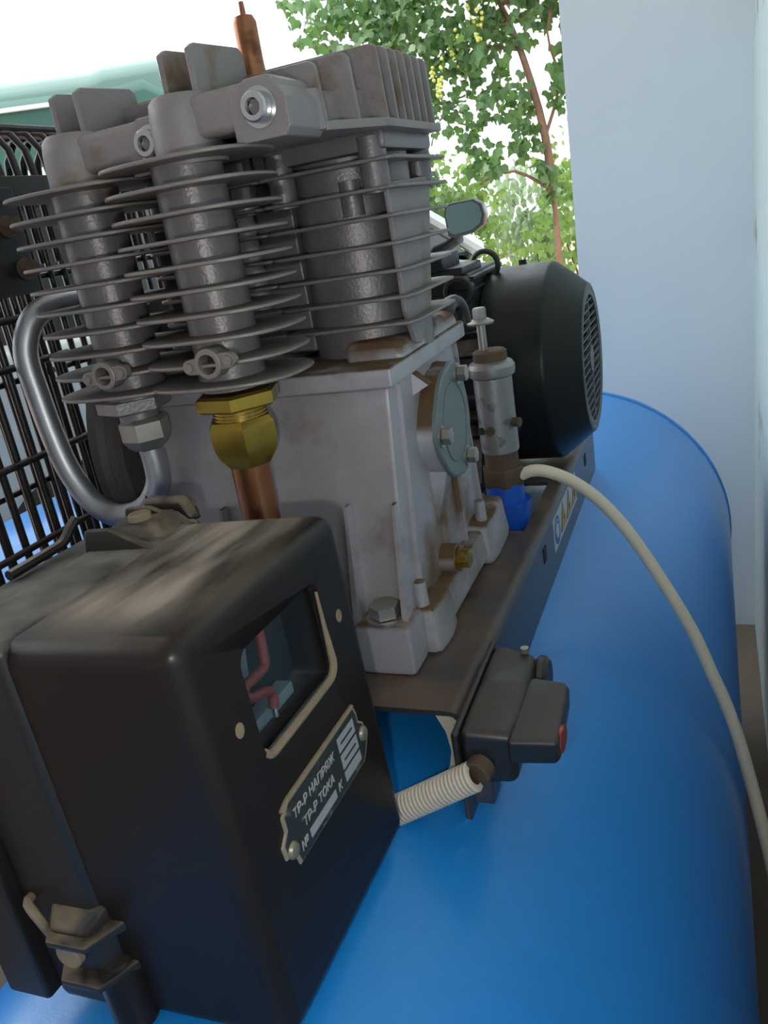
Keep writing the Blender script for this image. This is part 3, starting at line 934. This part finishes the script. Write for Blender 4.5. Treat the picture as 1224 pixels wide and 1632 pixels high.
# ------------------------------------------------------------------ electricity meter
S = 1.06
c0 = V((.0168, -.115, .1842))
cc = V((.2136, -.4954, .3318))
c0 = cc + (c0 - cc) * S
mrot = (math.radians(-1.122), math.radians(-2.977), math.radians(-.71))
MD, MW, MH = .0985, .165, .2283
rotm = Matrix.Rotation(mrot[2], 3, 'Z') @ Matrix.Rotation(mrot[1], 3, 'Y') @ Matrix.Rotation(mrot[0], 3, 'X')
base = c0 + rotm @ V((-.08, -MW / 2, -MH))
t = thing('electricity_meter', 'dusty black electricity meter with window and nameplate, on the tank in front', 'meter', base, mrot)
def q(x, y, z):            # from the upper far right corner of the cover
    return V((x + .08, y + MW / 2, z + MH))
m = MB()
m.hull([q(*p) for p in ((0, 0, 0), (0, -MW, 0), (-.110, -MW - .001, 0), (-.110, .001, 0), (0, 0, -MH), (0, -MW, -MH), (-.110, -MW - .001, -MH), (-.110, .001, -MH))], .011, 4)
cover = m.build('cover', 'meter', t, 35)
# window opening cut through the front wall
def rrect(y0, y1, z0, z1, r, n=6):
    o = []
    for cy_, cz_, a0 in ((y1 - r, z1 - r, 0), (y0 + r, z1 - r, PI / 2), (y0 + r, z0 + r, PI), (y1 - r, z0 + r, 3 * PI / 2)):
        o += [(cy_ + r * math.cos(a0 + PI / 2 * k / n), cz_ + r * math.sin(a0 + PI / 2 * k / n)) for k in range(n + 1)]
    return o
win = rrect(-.1245, -.0405, -.0862, -.0262, .009)
cut = MB().prism([q(-.050, y, z) for y, z in win], (.07, 0, 0), .0).build('cutter', 'meter', t)
cover.modifiers.clear()
md = cover.modifiers.new('b', 'BOOLEAN')
md.operation = 'DIFFERENCE'
md.object = cut
md.solver = 'EXACT'
bpy.context.view_layer.update()
dg = bpy.context.evaluated_depsgraph_get()
nm = bpy.data.meshes.new_from_object(cover.evaluated_get(dg))
cover.modifiers.clear()
nm.set_sharp_from_angle(angle=math.radians(35))
cover.data = nm
wm = cover.modifiers.new('weighted', 'WEIGHTED_NORMAL')
wm.keep_sharp = True
nm.name = 'cover'
bpy.data.objects.remove(cut)
def inset(poly, f):
    cy = sum(p[0] for p in poly) / len(poly)
    cz_ = sum(p[1] for p in poly) / len(poly)
    return [(cy + (y - cy) * f, cz_ + (z - cz_) * f) for y, z in poly]
# dusty lower lip of the window
ring_o = [q(-.0006, y, z) for y, z in inset(win, 1.0)]
m = MB()
lip = [p for p in win if p[1] < -.05]
lp = [(-.0412, -.036)] + list(reversed([p for p in win if p[1] < -.07])) + [(-.1245, -.0755)]
lp = [(-.0408, -.034), (-.0408, -.055)] + [(-.0495 + .009 * math.cos(a), -.0772 + .009 * math.sin(a)) for a in [-PI / 2 * k / 6 for k in range(7)]] + [(-.0800, -.0864)] + [(-.1155 + .009 * math.cos(a), -.0772 + .009 * math.sin(a)) for a in [-PI / 2 - PI / 2 * k / 6 for k in range(5)]]
m.tube([q(-.0012, y, z) for y, z in lp], [.0009, .0014] + [.0024] * 20, 8)
m.build('dusty_window_lip', 'dirt', cover)
m = MB()
m.prism([q(-.006, y, z) for y, z in inset(win, .995)], (.0015, 0, 0))
m.build('window_pane', 'glass', t)
m = MB().prism([q(-.0300, y, z) for y, z in inset(win, .99)], (.001, 0, 0))
m.build('meter_interior', 'meterin', t)
m = MB()
m.prism([q(-.0285, y, z) for y, z in ((-.1235, -.030), (-.085, -.030), (-.092, -.060), (-.1235, -.060))], (.006, 0, 0), .001)
m.span((.08 - .0285, .08 - .018), (MW / 2 - .1235, MW / 2 - .062), (MH - .0858, MH - .0785), .001)
m.build('counter_frame', 'meterlight', t)
m = MB()
m.tube([q(-.0117, -.0885, -.032), q(-.0117, -.0895, -.043), q(-.0117, -.0915, -.0515), q(-.0117, -.1020, -.0522), q(-.0117, -.1120, -.0520), q(-.0117, -.1130, -.0570), q(-.0117, -.1075, -.0605), q(-.0117, -.0960, -.0640), q(-.0117, -.0915, -.0690), q(-.0117, -.0930, -.0760)], .0029, 12, 4)
m.build('red_lead', 'redwire', t)
MB().cyl(q(-.0117, -.093, -.076), q(-.0117, -.0935, -.081), .0018, n=10).build('terminal_screw', 'chrome', t)
# small corner screws of the window
for y, z in ((-.0245, -.0575), (-.138, -.0585)):
    m = MB()
    m.loft([[q(dx, y + .0034 * s * math.cos(2 * PI * k / 10), z + .0040 * s * math.sin(2 * PI * k / 10)) for k in range(10)] for dx, s in ((-.001, 1), (.0005, 1), (.0008, .7))])
    m.build('window_screw', 'dirt', cover)
# nameplate
W0, W1, H0, H1 = -.126, -.0335, -.1135, -.1500
pl_poly = [(W0 - .002, H0 - .004), (W0 + .004, H0), (W1 - .002, H0 + .001), (W1, H0 - .004), (W1, H0 - .010), (W1 + .005, H0 - .014), (W1 + .0065, H0 - .020), (W1 + .0065, H0 - .026), (W1, H0 - .034), (W1 - .004, H1), (W0 + .003, H1), (W0 + .001, H1 + .009), (W0 - .007, H1 + .011), (W0 - .008, H1 + .019), (W0 - .002, H1 + .024)]
np_ = MB().prism([q(0.0, y, z) for y, z in pl_poly], (.0014, 0, 0), .0004).build('nameplate', 'labelrim', t)
MB().prism([q(.0013, y, z) for y, z in inset(pl_poly, .955)], (.0004, 0, 0)).build('black_field', 'label', np_)
MB().tube([q(.0010, W0 - .001, H0 - .001), q(.001, W0 + .006, H0 + .0014), q(.001, W1 - .003, H0 + .002)], .0014, 6).build('caked_dust_edge', 'dirt', np_)
for y, z in ((W1 + .0010, H0 - .0195), (W0 - .0005, H1 + .0125)):
    rv = MB().lathe([(0, .0015), (.0047, .0015), (.0047, .0022), (.0038, .0036), (.0018, .0042), (0, .0043)], q(0, y, z), (1, 0, 0), 18)
    rv.build('rivet', 'dullbrass', np_, 40)
def pq(x0, x1, z0, z1, sk=.0):
    return [(x0, z0), (x1, z0), (x1 + sk, z1), (x0 + sk, z1)]
fields = [(-.0625, -.0405, H0 - .0035, H0 - .0125), (-.0625, -.0405, H0 - .0145, H0 - .0235), (-.0625, -.0405, H0 - .0255, H0 - .0318), (-.1085, -.076, H0 - .0265, H0 - .0318)]
for i, (y0, y1, z0, z1) in enumerate(fields):
    fo = MB().prism([q(.0017, y, z) for y, z in pq(y0, y1, z0, z1)], (.0003, 0, 0)).build('blank_field', 'labelgrey', np_)
    if i < 2:
        zm = (z0 + z1) / 2
        MB().prism([q(.0020, y, z) for y, z in pq(y0 + .003, y1 - .003, zm + .0006, zm - .0006)], (.0002, 0, 0)).build('dividing_line', 'label', fo)
def text(s, y, z, size, parent, m, shear=.2):
    cu = bpy.data.curves.new('t', 'FONT')
    cu.body = s
    cu.size = size
    cu.extrude = .0002
    cu.shear = shear
    ob = bpy.data.objects.new('t', cu)
    COL.objects.link(ob)
    bpy.context.view_layer.update()
    dg = bpy.context.evaluated_depsgraph_get()
    me = bpy.data.meshes.new_from_object(ob.evaluated_get(dg))
    bpy.data.objects.remove(ob)
    bpy.data.curves.remove(cu)
    # text x -> meter y, text y -> meter z, out along x
    me.transform(Matrix(((0, 0, 1, 0), (1, 0, 0, 0), (0, 1, 0, 0), (0, 0, 0, 1))))
    me.transform(Matrix.Translation(q(.0019, y, z)))
    me.materials.clear()
    me.materials.append(M[m])
    o = bpy.data.objects.new('lettering', me)
    COL.objects.link(o)
    o.parent = parent
    return o
text('ТР-Р НАПРЯЖ', -.1195, H0 - .0115, .0072, np_, 'letter')
text('ТР-Р ТОКА', -.1125, H0 - .0220, .0072, np_, 'letter')
text('№', -.1195, H0 - .0315, .0072, np_, 'letter')
text('К', -.0730, H0 - .0312, .0072, np_, 'letter')
# base of the meter behind the cover
m = MB()
m.hull([q(*p) for p in ((-.097, .004, .001), (-.097, -MW - .004, .001), (-.097, -MW - .004, -MH + .004), (-.097, .004, -MH + .004), (-.152, .004, .001), (-.152, -MW - .004, .001), (-.152, -MW - .004, -MH + .004), (-.152, .004, -MH + .004))], .006, 3)
m.span((.08 - .182, .08 - .15), (MW / 2 - MW - .012, MW / 2 + .004), (.01, MH - .002), .003)
mb_ = m.build('base', 'meterbase', t, 35)
# sealing lug on the upper side
m = MB()
m.hull([q(*p) for p in ((-.098, -.035, -.004), (-.158, -.035, -.004), (-.098, .0, -.004), (-.158, .0, -.004), (-.112, -.028, .008), (-.146, -.028, .008), (-.112, -.002, .010), (-.146, -.002, .010))], .003)
for y in (-.043, -.004):
    m.hull([q(*p) for p in ((-.094, y, -.002), (-.15, y, -.002), (-.094, y - .007, -.002), (-.15, y - .007, -.002), (-.128, y - .001, .014), (-.146, y - .001, .014), (-.128, y - .006, .014), (-.146, y - .006, .014))], .0015)
lug = m.build('upper_lug', 'lug', t)
MB().cyl(q(-.128, -.018, .008), q(-.128, -.018, .0135), .0075, n=18, bev=.001).build('seal_screw', 'dirt', lug)
MB().hull([q(*p) for p in ((-.105, .004, -.004), (-.150, .004, -.004), (-.105, .022, -.004), (-.150, .022, -.004), (-.112, .006, .014), (-.146, .006, .016), (-.112, .018, .012), (-.146, .018, .014))], .005, 3).build('upper_ridge', 'lug', t)
m = MB()
m.tube([q(-.176, -.085, .002), q(-.176, -.050, .003), q(-.174, -.040, .005), q(-.172, -.034, .011), q(-.170, -.028, .016)], .0034, 8, 2)
m.build('wire_clip', 'meter', t)
# sealing lug on the near side, low down
m = MB()
ly = -MW
m.hull([q(*p) for p in ((-.092, ly, -.150), (-.132, ly, -.150), (-.092, ly, -.192), (-.132, ly, -.192), (-.100, ly - .014, -.158), (-.124, ly - .014, -.158), (-.100, ly - .014, -.184), (-.124, ly - .014, -.184))], .003)
for z in (-.160, -.186):
    m.hull([q(*p) for p in ((-.083, ly + .002, z), (-.138, ly + .002, z), (-.083, ly + .002, z - .006), (-.138, ly + .002, z - .006), (-.096, ly - .020, z - .001), (-.122, ly - .020, z - .001), (-.096, ly - .020, z - .005), (-.122, ly - .020, z - .005))], .0012)
ll = m.build('lower_lug', 'lug', t)
MB().cyl(q(-.112, ly - .013, -.171), q(-.112, ly - .0185, -.171), .008, n=18, bev=.001).build('seal_screw', 'dirt', ll)
m = MB()
m.tube([q(-.142, ly - .003, -.150), q(-.138, ly - .010, -.148), q(-.131, ly - .012, -.156), q(-.136, ly - .006, -.172)], .0026, 8, 3)
m.build('seal_wire', 'dirt', ll)
m = MB()
m.lathe([(0, 0), (.011, 0), (.0125, .004), (.0125, .036), (.009, .043), (0, .045)], q(-.098, ly - .002, -.2275), (0, 0, 1), 20)
m.build('terminal_post', 'meter', t)
MB().span((.08 - .08, .08 - .045), (MW / 2 - MW + .02, MW / 2 - MW + .06), (-.003, .003), .001).build('pale_terminal_tab', 'cream', t)

# ------------------------------------------------------------------ second blue tank, beyond the guard
t = thing('air_tank', 'second blue tank seen through the guard, low at the left', 'tank', (-.98, .25, FLOOR))
b = MB()
pr = [(0, -.8)] + [(.27 * math.sin(PI / 2 * k / 8), -.7 - .1 * math.cos(PI / 2 * k / 8)) for k in range(1, 9)] + [(.27, .7)] + [(.27 * math.cos(PI / 2 * k / 8) if k < 8 else 0, .7 + .1 * math.sin(PI / 2 * k / 8)) for k in range(1, 9)]
b.lathe(pr, (0, 0, .44), (0, 1, 0), 48)
b.build('shell', 'tank', t)
for sx in (-1, 1):
    for yy in (-.5, .5):
        MB().hull([(sx * .12, yy - .04, .22), (sx * .12, yy + .04, .22), (sx * .18, yy - .04, .28), (sx * .18, yy + .04, .28), (sx * .16, yy - .04, 0), (sx * .16, yy + .04, 0), (sx * .22, yy - .04, 0), (sx * .22, yy + .04, 0)], .004).build('foot', 'tank', t)

# ------------------------------------------------------------------ green and white van beyond the guard
vd = V((.83, .56, 0)).normalized()
ang = math.atan2(vd.y, vd.x)
vo = V((-4.70, 3.67, FLOOR))
t = thing('van', 'mint van with green roof band, parked beyond the guard', 'van', vo, (0, 0, ang))
t.scale = (1, 1, .992)
def vsec(x, hw, z0, z1, rr):
    pts = [(x, -hw, z0), (x, -hw, z1 - rr)]
    for k in range(1, 6):
        a = PI / 2 * k / 5
        pts.append((x, -hw + rr * 1.6 * (1 - math.cos(a)), z1 - rr + rr * math.sin(a)))
    for k in range(0, 5):
        a = PI / 2 * (1 - k / 5)
        pts.append((x, hw - rr * 1.6 * (1 - math.cos(a)), z1 - rr + rr * math.sin(a)))
    pts += [(x, hw, z1 - rr), (x, hw, z0)]
    return pts
MB().loft([vsec(-1.9, .80, .30, 1.60, .05), vsec(-1.8, .86, .28, 1.66, .06), vsec(1.9, .86, .28, 1.66, .06), vsec(2.1, .80, .30, 1.55, .06)]).build('body', 'mint', t, 40)
MB().loft([vsec(-1.82, .865, 1.62, 1.98, .10), vsec(-1.6, .872, 1.62, 2.13, .13), vsec(1.45, .872, 1.62, 2.13, .13), vsec(1.52, .872, 1.62, 2.14, .13), vsec(1.75, .872, 1.62, 2.16, .13), vsec(1.95, .84, 1.62, 2.05, .13)]).build('upper_body', 'green', t, 50)
MB().loft([vsec(-1.7, .80, 2.02, 2.17, .09), vsec(1.46, .83, 2.02, 2.19, .10), vsec(1.54, .85, 2.0, 2.205, .10), vsec(1.85, .83, 2.0, 2.22, .10)]).build('roof', 'greenlt', t, 50)
MB().span((-1.75, 1.40), (-.90, -.865), (2.010, 2.032), .008).build('drip_rail', 'trimwhite', t)
MB().hull([(1.40, -.90, 2.03), (1.48, -.90, 2.055), (1.41, -.87, 2.03), (1.48, -.87, 2.055), (1.44, -.90, 2.022), (1.45, -.87, 2.05)]).build('rail_clip', 'carblack', t)
for x0, x1 in ((-1.5, -.75), (-.65, .1), (.75, 1.45)):
    MB().span((x0, x1), (-.866, -.855), (.95, 1.45), .004).build('window', 'mint', t)
for x in (-1.25, 1.3):
    for s in (-1, 1):
        m = MB().lathe([(0, -.1), (.3, -.1), (.34, -.06), (.34, .06), (.3, .1), (0, .1)], (x, s * .74, .34), (0, 1, 0), 28)
        w = m.build('wheel', 'tyre', t)
        MB().cyl((x, s * .74 - .105, .34), (x, s * .74 + .105, .34), .17, n=20).build('hub', 'trimwhite', w)

# ------------------------------------------------------------------ silver car with its mirror
ca = math.radians(60)
co = V((-1.595, 2.93, FLOOR))
t = thing('car', 'silver car with black door mirror, parked outside behind the pump', 'car', co, (0, 0, ca))
def csec(x, hw, z0, zs, zt, crown):
    """closed section of the lower body"""
    pts = [(x, -hw * .9, z0), (x, -hw, z0 + .12), (x, -hw, zs - .1), (x, -hw * .985, zs - .03), (x, -hw * .93, zs + .015)]
    for k in range(1, 8):
        yy = -hw * .9 + hw * 1.8 * k / 8
        pts.append((x, yy, zt + crown * (1 - (yy / hw) ** 2)))
    pts += [(x, hw * .93, zs + .015), (x, hw * .985, zs - .03), (x, hw, zs - .1), (x, hw, z0 + .12), (x, hw * .9, z0)]
    return pts
secs = [csec(-2.3, .72, .45, .85, .88, .02), csec(-2.2, .82, .30, .93, .95, .02), csec(-1.2, .89, .22, .95, .97, .02), csec(-.2, .90, .20, .94, .96, .03), csec(.30, .90, .20, .91, .94, .04), csec(.55, .90, .20, .84, .87, .04), csec(.75, .88, .20, .76, .79, .04), csec(.95, .84, .22, .66, .69, .04), csec(1.10, .74, .28, .56, .58, .03), csec(1.18, .60, .34, .48, .50, .02)]
MB().loft(secs).build('body', 'silver', t, 40)
def gsec(x, hw0, z0, hw1, z1):
    return [(x, -hw0, z0), (x, -hw1 - .02, z1 - .06), (x, -hw1 + .05, z1), (x, hw1 - .05, z1), (x, hw1 + .02, z1 - .06), (x, hw0, z0)]
MB().loft([gsec(-1.9, .70, .95, .66, 1.0), gsec(-1.5, .80, .95, .60, 1.32), gsec(-.9, .83, .95, .60, 1.42), gsec(-.35, .83, .95, .61, 1.42), gsec(.0, .82, .95, .66, 1.24), gsec(.42, .80, .93, .76, .97)]).build('glasshouse', 'carglass', t, 40)
MB().loft([gsec(-1.45, .62, 1.34, .56, 1.40), gsec(-.9, .63, 1.40, .57, 1.465), gsec(-.3, .64, 1.395, .58, 1.45), gsec(-.18, .64, 1.35, .58, 1.39)]).build('roof', 'silver', t, 50)
for s in (-1, 1):
    MB().tube([(.46, s * .80, .945), (.16, s * .755, 1.14), (-.2, s * .675, 1.36), (-.5, s * .645, 1.43)], .032, 10, 3).build('windscreen_pillar', 'silver', t)
    MB().tube([(-.55, s * .842, .95), (-.60, s * .66, 1.40)], .03, 8).build('door_pillar', 'carblack', t)
    MB().hull([(.36, s * .83, .945), (.36, s * .80, .945), (.10, s * .845, .95), (.10, s * .80, .95), (.16, s * .78, 1.10), (.12, s * .78, 1.10)], .006).build('mirror_sail', 'carblack', t)
    MB().box((.30, s * .901, .60), (.008, .008, .40)).build('door_seam', 'carblack', t)
    for x in (-1.35, .70):
        m = MB().lathe([(0, -.09), (.27, -.09), (.31, -.06), (.31, .06), (.27, .09), (0, .09)], (x, s * .80, .31), (0, 1, 0), 28)
        w = m.build('wheel', 'tyre', t)
        MB().cyl((x, s * .80 - .095, .31), (x, s * .80 + .095, .31), .19, n=20).build('wheel_rim', 'silver', w)
# right door mirror, glass turned to the rear and outwards
mc = V((.20, -1.01, 1.08))
MB().tube([(.20, -.83, .97), (.20, -.90, .985), (.20, -.96, 1.01)], .022, 10).build('mirror_arm', 'carblack', t)
mo = []
out = [(-.095, -.075), (-.105, .03), (-.095, .065), (-.06, .075), (.06, .078), (.10, .05), (.11, .0), (.095, -.045), (.04, -.075), (-.06, -.088)]
rm = Matrix.Rotation(math.radians(22), 3, 'Z')
def mp(x, y, z):
    return mc + rm @ V((x * .74, -y * .74, z * .74))
m = MB().loft([[mp(-.03, y, z) for y, z in out], [mp(-.02, y * 1.04, z * 1.05) for y, z in out], [mp(.03, y * .98, z * .98) for y, z in out], [mp(.075, y * .72, z * .72) for y, z in out], [mp(.09, y * .4, z * .4) for y, z in out]])
mh = m.build('door_mirror', 'carblack', t, 60)
MB().prism([mp(-.033, y * .90, z * .86 + .002) for y, z in out], (rm @ V((.003, 0, 0)))).build('mirror_glass', 'mirror', mh)

# ------------------------------------------------------------------ plants outside
random.seed(7)
PK = 1.22
EYE = V((.2136, -.4954, .3318))
def K(p):
    p = EYE + (V(p) - EYE) * PK
    return V((p.x, p.y, max(p.z, FLOOR + .02)))
def leafmesh(name, s, m, lobed=True):
    bm = bmesh.new()
    if lobed:
        o = [(0, 0), (.28, -.16), (.55, -.02), (.40, .18), (.62, .42), (.34, .48), (.22, .62), (0, 1.0)]
    else:
        o = [(0, 0), (.16, .15), (.26, .38), (.20, .65), (0, 1.0)]
    mid = [bm.verts.new((0, p * s, 0)) for p in (0, .35, .7, 1.0)]
    for sg in (-1, 1):
        side = [bm.verts.new((sg * x * s, y * s, abs(x) * s * .32 - (y * .5) ** 2 * s * .5)) for x, y in o[1:-1]]
        loop = [mid[0]] + side + [mid[3], mid[2], mid[1]]
        if sg < 0:
            loop.reverse()
        bm.faces.new(loop)
    bmesh.ops.triangulate(bm, faces=bm.faces[:])
    me = bpy.data.meshes.new(name)
    bm.to_mesh(me)
    bm.free()
    me.materials.append(M[m])
    return me

def leaves(parent, meshes, spots, limit, smin=.75, smax=1.25):
    """nearest spots become leaf parts, the rest one part"""
    spots = sorted(spots, key=lambda p: p.y)
    pw = parent.location
    rest = bmesh.new()
    for i, p in enumerate(spots):
        me = random.choice(meshes)
        s = random.uniform(smin, smax)
        e = (random.uniform(-.5, 1.3), random.uniform(-.7, .7), random.uniform(0, 2 * PI))
        if random.random() < .7:
            e = (random.uniform(-2.3, -1.0), random.uniform(-.6, .6), random.uniform(-1.1, 1.1))
        if i < limit:
            o = bpy.data.objects.new('leaf', me)
            COL.objects.link(o)
            o.parent = parent
            o.location = p - pw
            o.rotation_euler = e
            o.scale = (s, s, s)
        else:
            from mathutils import Euler
            mt = Matrix.Translation(p - pw) @ Euler(e).to_matrix().to_4x4() @ Matrix.Scale(s, 4)
            n0 = len(rest.verts)
            rest.from_mesh(me)
            rest.verts.ensure_lookup_table()
            bmesh.ops.transform(rest, matrix=mt, verts=rest.verts[n0:])
    if len(spots) > limit:
        me = bpy.data.meshes.new('foliage')
        rest.to_mesh(me)
        me.materials.append(meshes[0].materials[0])
        o = bpy.data.objects.new('foliage', me)
        COL.objects.link(o)
        o.parent = parent
        o['kind'] = 'stuff'
    rest.free()

VL = [leafmesh('vine_leaf_mesh', .074, 'leaf'), leafmesh('vine_leaf_mesh', .056, 'leaf')]
t = thing('grapevine', 'grapevine trained over the trellis outside, with hanging leaves and green grapes', 'vine', (0, 0, 0))
vw = K((-.72, 4.55, FLOOR))
vw.z = FLOOR
t.location = vw
tr = [(-.58, 4.50, FLOOR), (-.60, 4.48, -.2), (-.60, 4.46, .20), (-.62, 4.45, .60), (-.70, 4.44, 1.0), (-.80, 4.40, 1.30), (-.93, 4.3, 1.55)]
m = MB().tube([K(p) - vw for p in tr], [.03, .028, .026, .024, .022, .02, .018, .016] * 4, 10, 3)
m.build('stem', 'bark', t)
for pts in ([(-.62, 4.45, .60), (-.52, 4.44, .85), (-.56, 4.42, 1.1), (-.45, 4.4, 1.35)], [(-.61, 4.46, .32), (-.80, 4.4, .45), (-.98, 4.35, .42)], [(-.72, 4.44, 1.05), (-1.0, 4.4, 1.12), (-1.35, 4.35, 1.16), (-1.8, 4.3, 1.18)], [(-.8, 4.4, 1.28), (-.5, 4.4, 1.25), (-.1, 4.42, 1.28)]):
    MB().tube([K(p) - vw for p in pts], [.014, .012, .011, .010, .009, .008, .007] * 3, 8, 3).build('cane', 'bark', t)
DENS = 3.4
sp_ = []
def blob(c, r, n):
    for _ in range(int(n * DENS)):
        while True:
            p = V((random.uniform(-1, 1), random.uniform(-1, 1), random.uniform(-1, 1)))
            if p.length < 1:
                break
        sp_.append(K(V(c) + V((p.x * r[0], p.y * r[1], p.z * r[2]))))
# dense roof of the trellis, then hanging sprays with gaps of sky between them
for x in range(12):
    blob((-1.75 + .19 * x, 4.35 + random.uniform(-.15, .2), 1.50 + random.uniform(-.08, .1)), (.24, .30, .22), 42)
for c, r, n in (((-1.55, 4.3, 1.22), (.22, .2, .2), 34), ((-1.25, 4.35, 1.15), (.25, .2, .22), 52), ((-.95, 4.35, 1.12), (.22, .2, .2), 46), ((-.70, 4.4, 1.22), (.2, .2, .16), 32), ((-.3, 4.45, 1.25), (.25, .2, .2), 34),
                ((-1.30, 4.35, .86), (.16, .15, .22), 26), ((-1.02, 4.35, .80), (.16, .15, .20), 26), ((-.78, 4.4, .82), (.13, .15, .17), 18), ((-.46, 4.45, .86), (.13, .15, .22), 24),
                ((-1.34, 4.35, .52), (.10, .15, .16), 22), ((-.96, 4.35, .52), (.12, .15, .10), 14), ((-.72, 4.4, .58), (.10, .12, .10), 12), ((-1.42, 4.38, .36), (.10, .15, .16), 20), ((-.40, 4.45, .60), (.06, .15, .2), 12)):
    blob(c, r, n)
for c, r, n in (((-1.42, 4.36, .20), (.14, .15, .2), 30), ((-1.2, 4.36, .30), (.12, .15, .12), 14), ((-.3, 4.45, .95), (.2, .15, .3), 26), ((-.62, 4.4, .38), (.07, .1, .12), 8)):
    blob(c, r, n)
leaves(t, VL, sp_, 290)
for gx, gy, gz in ((-1.02, 4.25, 1.18), (-.88, 4.22, 1.28), (-.62, 4.25, 1.42), (-1.12, 4.2, 1.06)):
    g = MB()
    for k in range(26):
        zz = random.uniform(0, .18)
        rr = .045 * (1 - zz / .22)
        a = random.uniform(0, 2 * PI)
        p = K(V((gx + rr * math.cos(a), gy + rr * math.sin(a), gz - zz))) - vw
        g.lathe([(0, -.013), (.010, -.008), (.013, 0), (.010, .008), (0, .013)], p, (0, 0, 1), 7)
    g = g.build('grape_bunch', 'grape', t, 80)
    g['kind'] = 'stuff'

t = thing('trellis', 'rusty pipe trellis outside holding up the grapevine', 'trellis', (-.9, 5.75, FLOOR))
MB().cyl((-1.2, 0, 2.22), (1.5, .05, 2.26), .022, n=12).build('crossbar', 'bark', t)
MB().cyl((-1.2, .5, 2.30), (1.5, .55, 2.34), .018, n=12).build('crossbar', 'bark', t)
for x in (-1.1, 1.4):
    MB().cyl((x, .05, 0), (x, .05, 2.3), .025, n=12).build('post', 'bark', t)

def bush(label, name, loc, blobs, meshes, stems, limit):
    lv = V(loc)
    kv = K(loc)
    kv.z = FLOOR
    t = thing(name, label, 'bush', kv)
    for pts in stems:
        MB().tube([V(p) for p in pts], [.014, .012, .010, .008, .006] * 3, 8, 2).build('stem', 'bark', t)
    global sp_
    sp_ = []
    for c, r, n in blobs:
        blob(lv + V(c), r, n)
    leaves(t, meshes, sp_, limit, .7, 1.2)
DENS = 1.9
B2 = [leafmesh('bush_leaf_mesh', .070, 'leaf2'), leafmesh('bush_leaf_mesh', .065, 'leaf2', False)]
B3 = [leafmesh('grey_leaf_mesh', .10, 'leaf3', False)]
bush('bright green leafy bush outside, nearest to the white wall', 'bush', (-.46, 4.9, FLOOR),
     [((0, 0, 1.22), (.34, .25, .26), 110), ((0, 0, 1.02), (.34, .25, .26), 130), ((-.22, 0, .80), (.26, .25, .24), 80), ((.2, 0, .80), (.24, .2, .24), 70), ((.0, 0, .62), (.3, .2, .16), 50)], B2,
     [[(0, 0, 0), (.02, 0, .4), (.0, 0, .8)], [(.05, .02, 0), (-.1, 0, .4), (-.2, 0, .75)], [(.08, 0, 0), (.15, 0, .4), (.2, 0, .7)]], 250)
bush('bright green leafy bush outside, left of the car mirror and behind it', 'bush', (-1.30, 4.8, FLOOR),
     [((.05, 0, 1.25), (.32, .25, .2), 90), ((0, 0, 1.05), (.36, .25, .24), 130), ((-.1, .1, .70), (.34, .25, .25), 90), ((.2, 0, .78), (.2, .2, .2), 60)], B2,
     [[(0, 0, 0), (.02, 0, .4), (.0, 0, .8)], [(.05, .02, 0), (-.1, 0, .4), (-.2, 0, .75)]], 270)
bush('low grey-green bush outside, between the two bright green ones', 'bush', (-.95, 5.65, FLOOR),
     [((0, 0, 1.05), (.36, .22, .30), 190), ((0, 0, .80), (.34, .22, .24), 150), ((.05, 0, .52), (.22, .2, .16), 80)], B3,
     [[(0, 0, 0), (.02, 0, .3), (.0, 0, .65)], [(.03, .02, 0), (-.08, 0, .35), (-.12, 0, .6)]], 270)
tag(MB().box((-1.0, 7.2, FLOOR + .10), (3.0, .20, .10), .01).build('plank', 'plank'), 'orange-brown plank lying on the dirt beyond the bushes', 'plank')
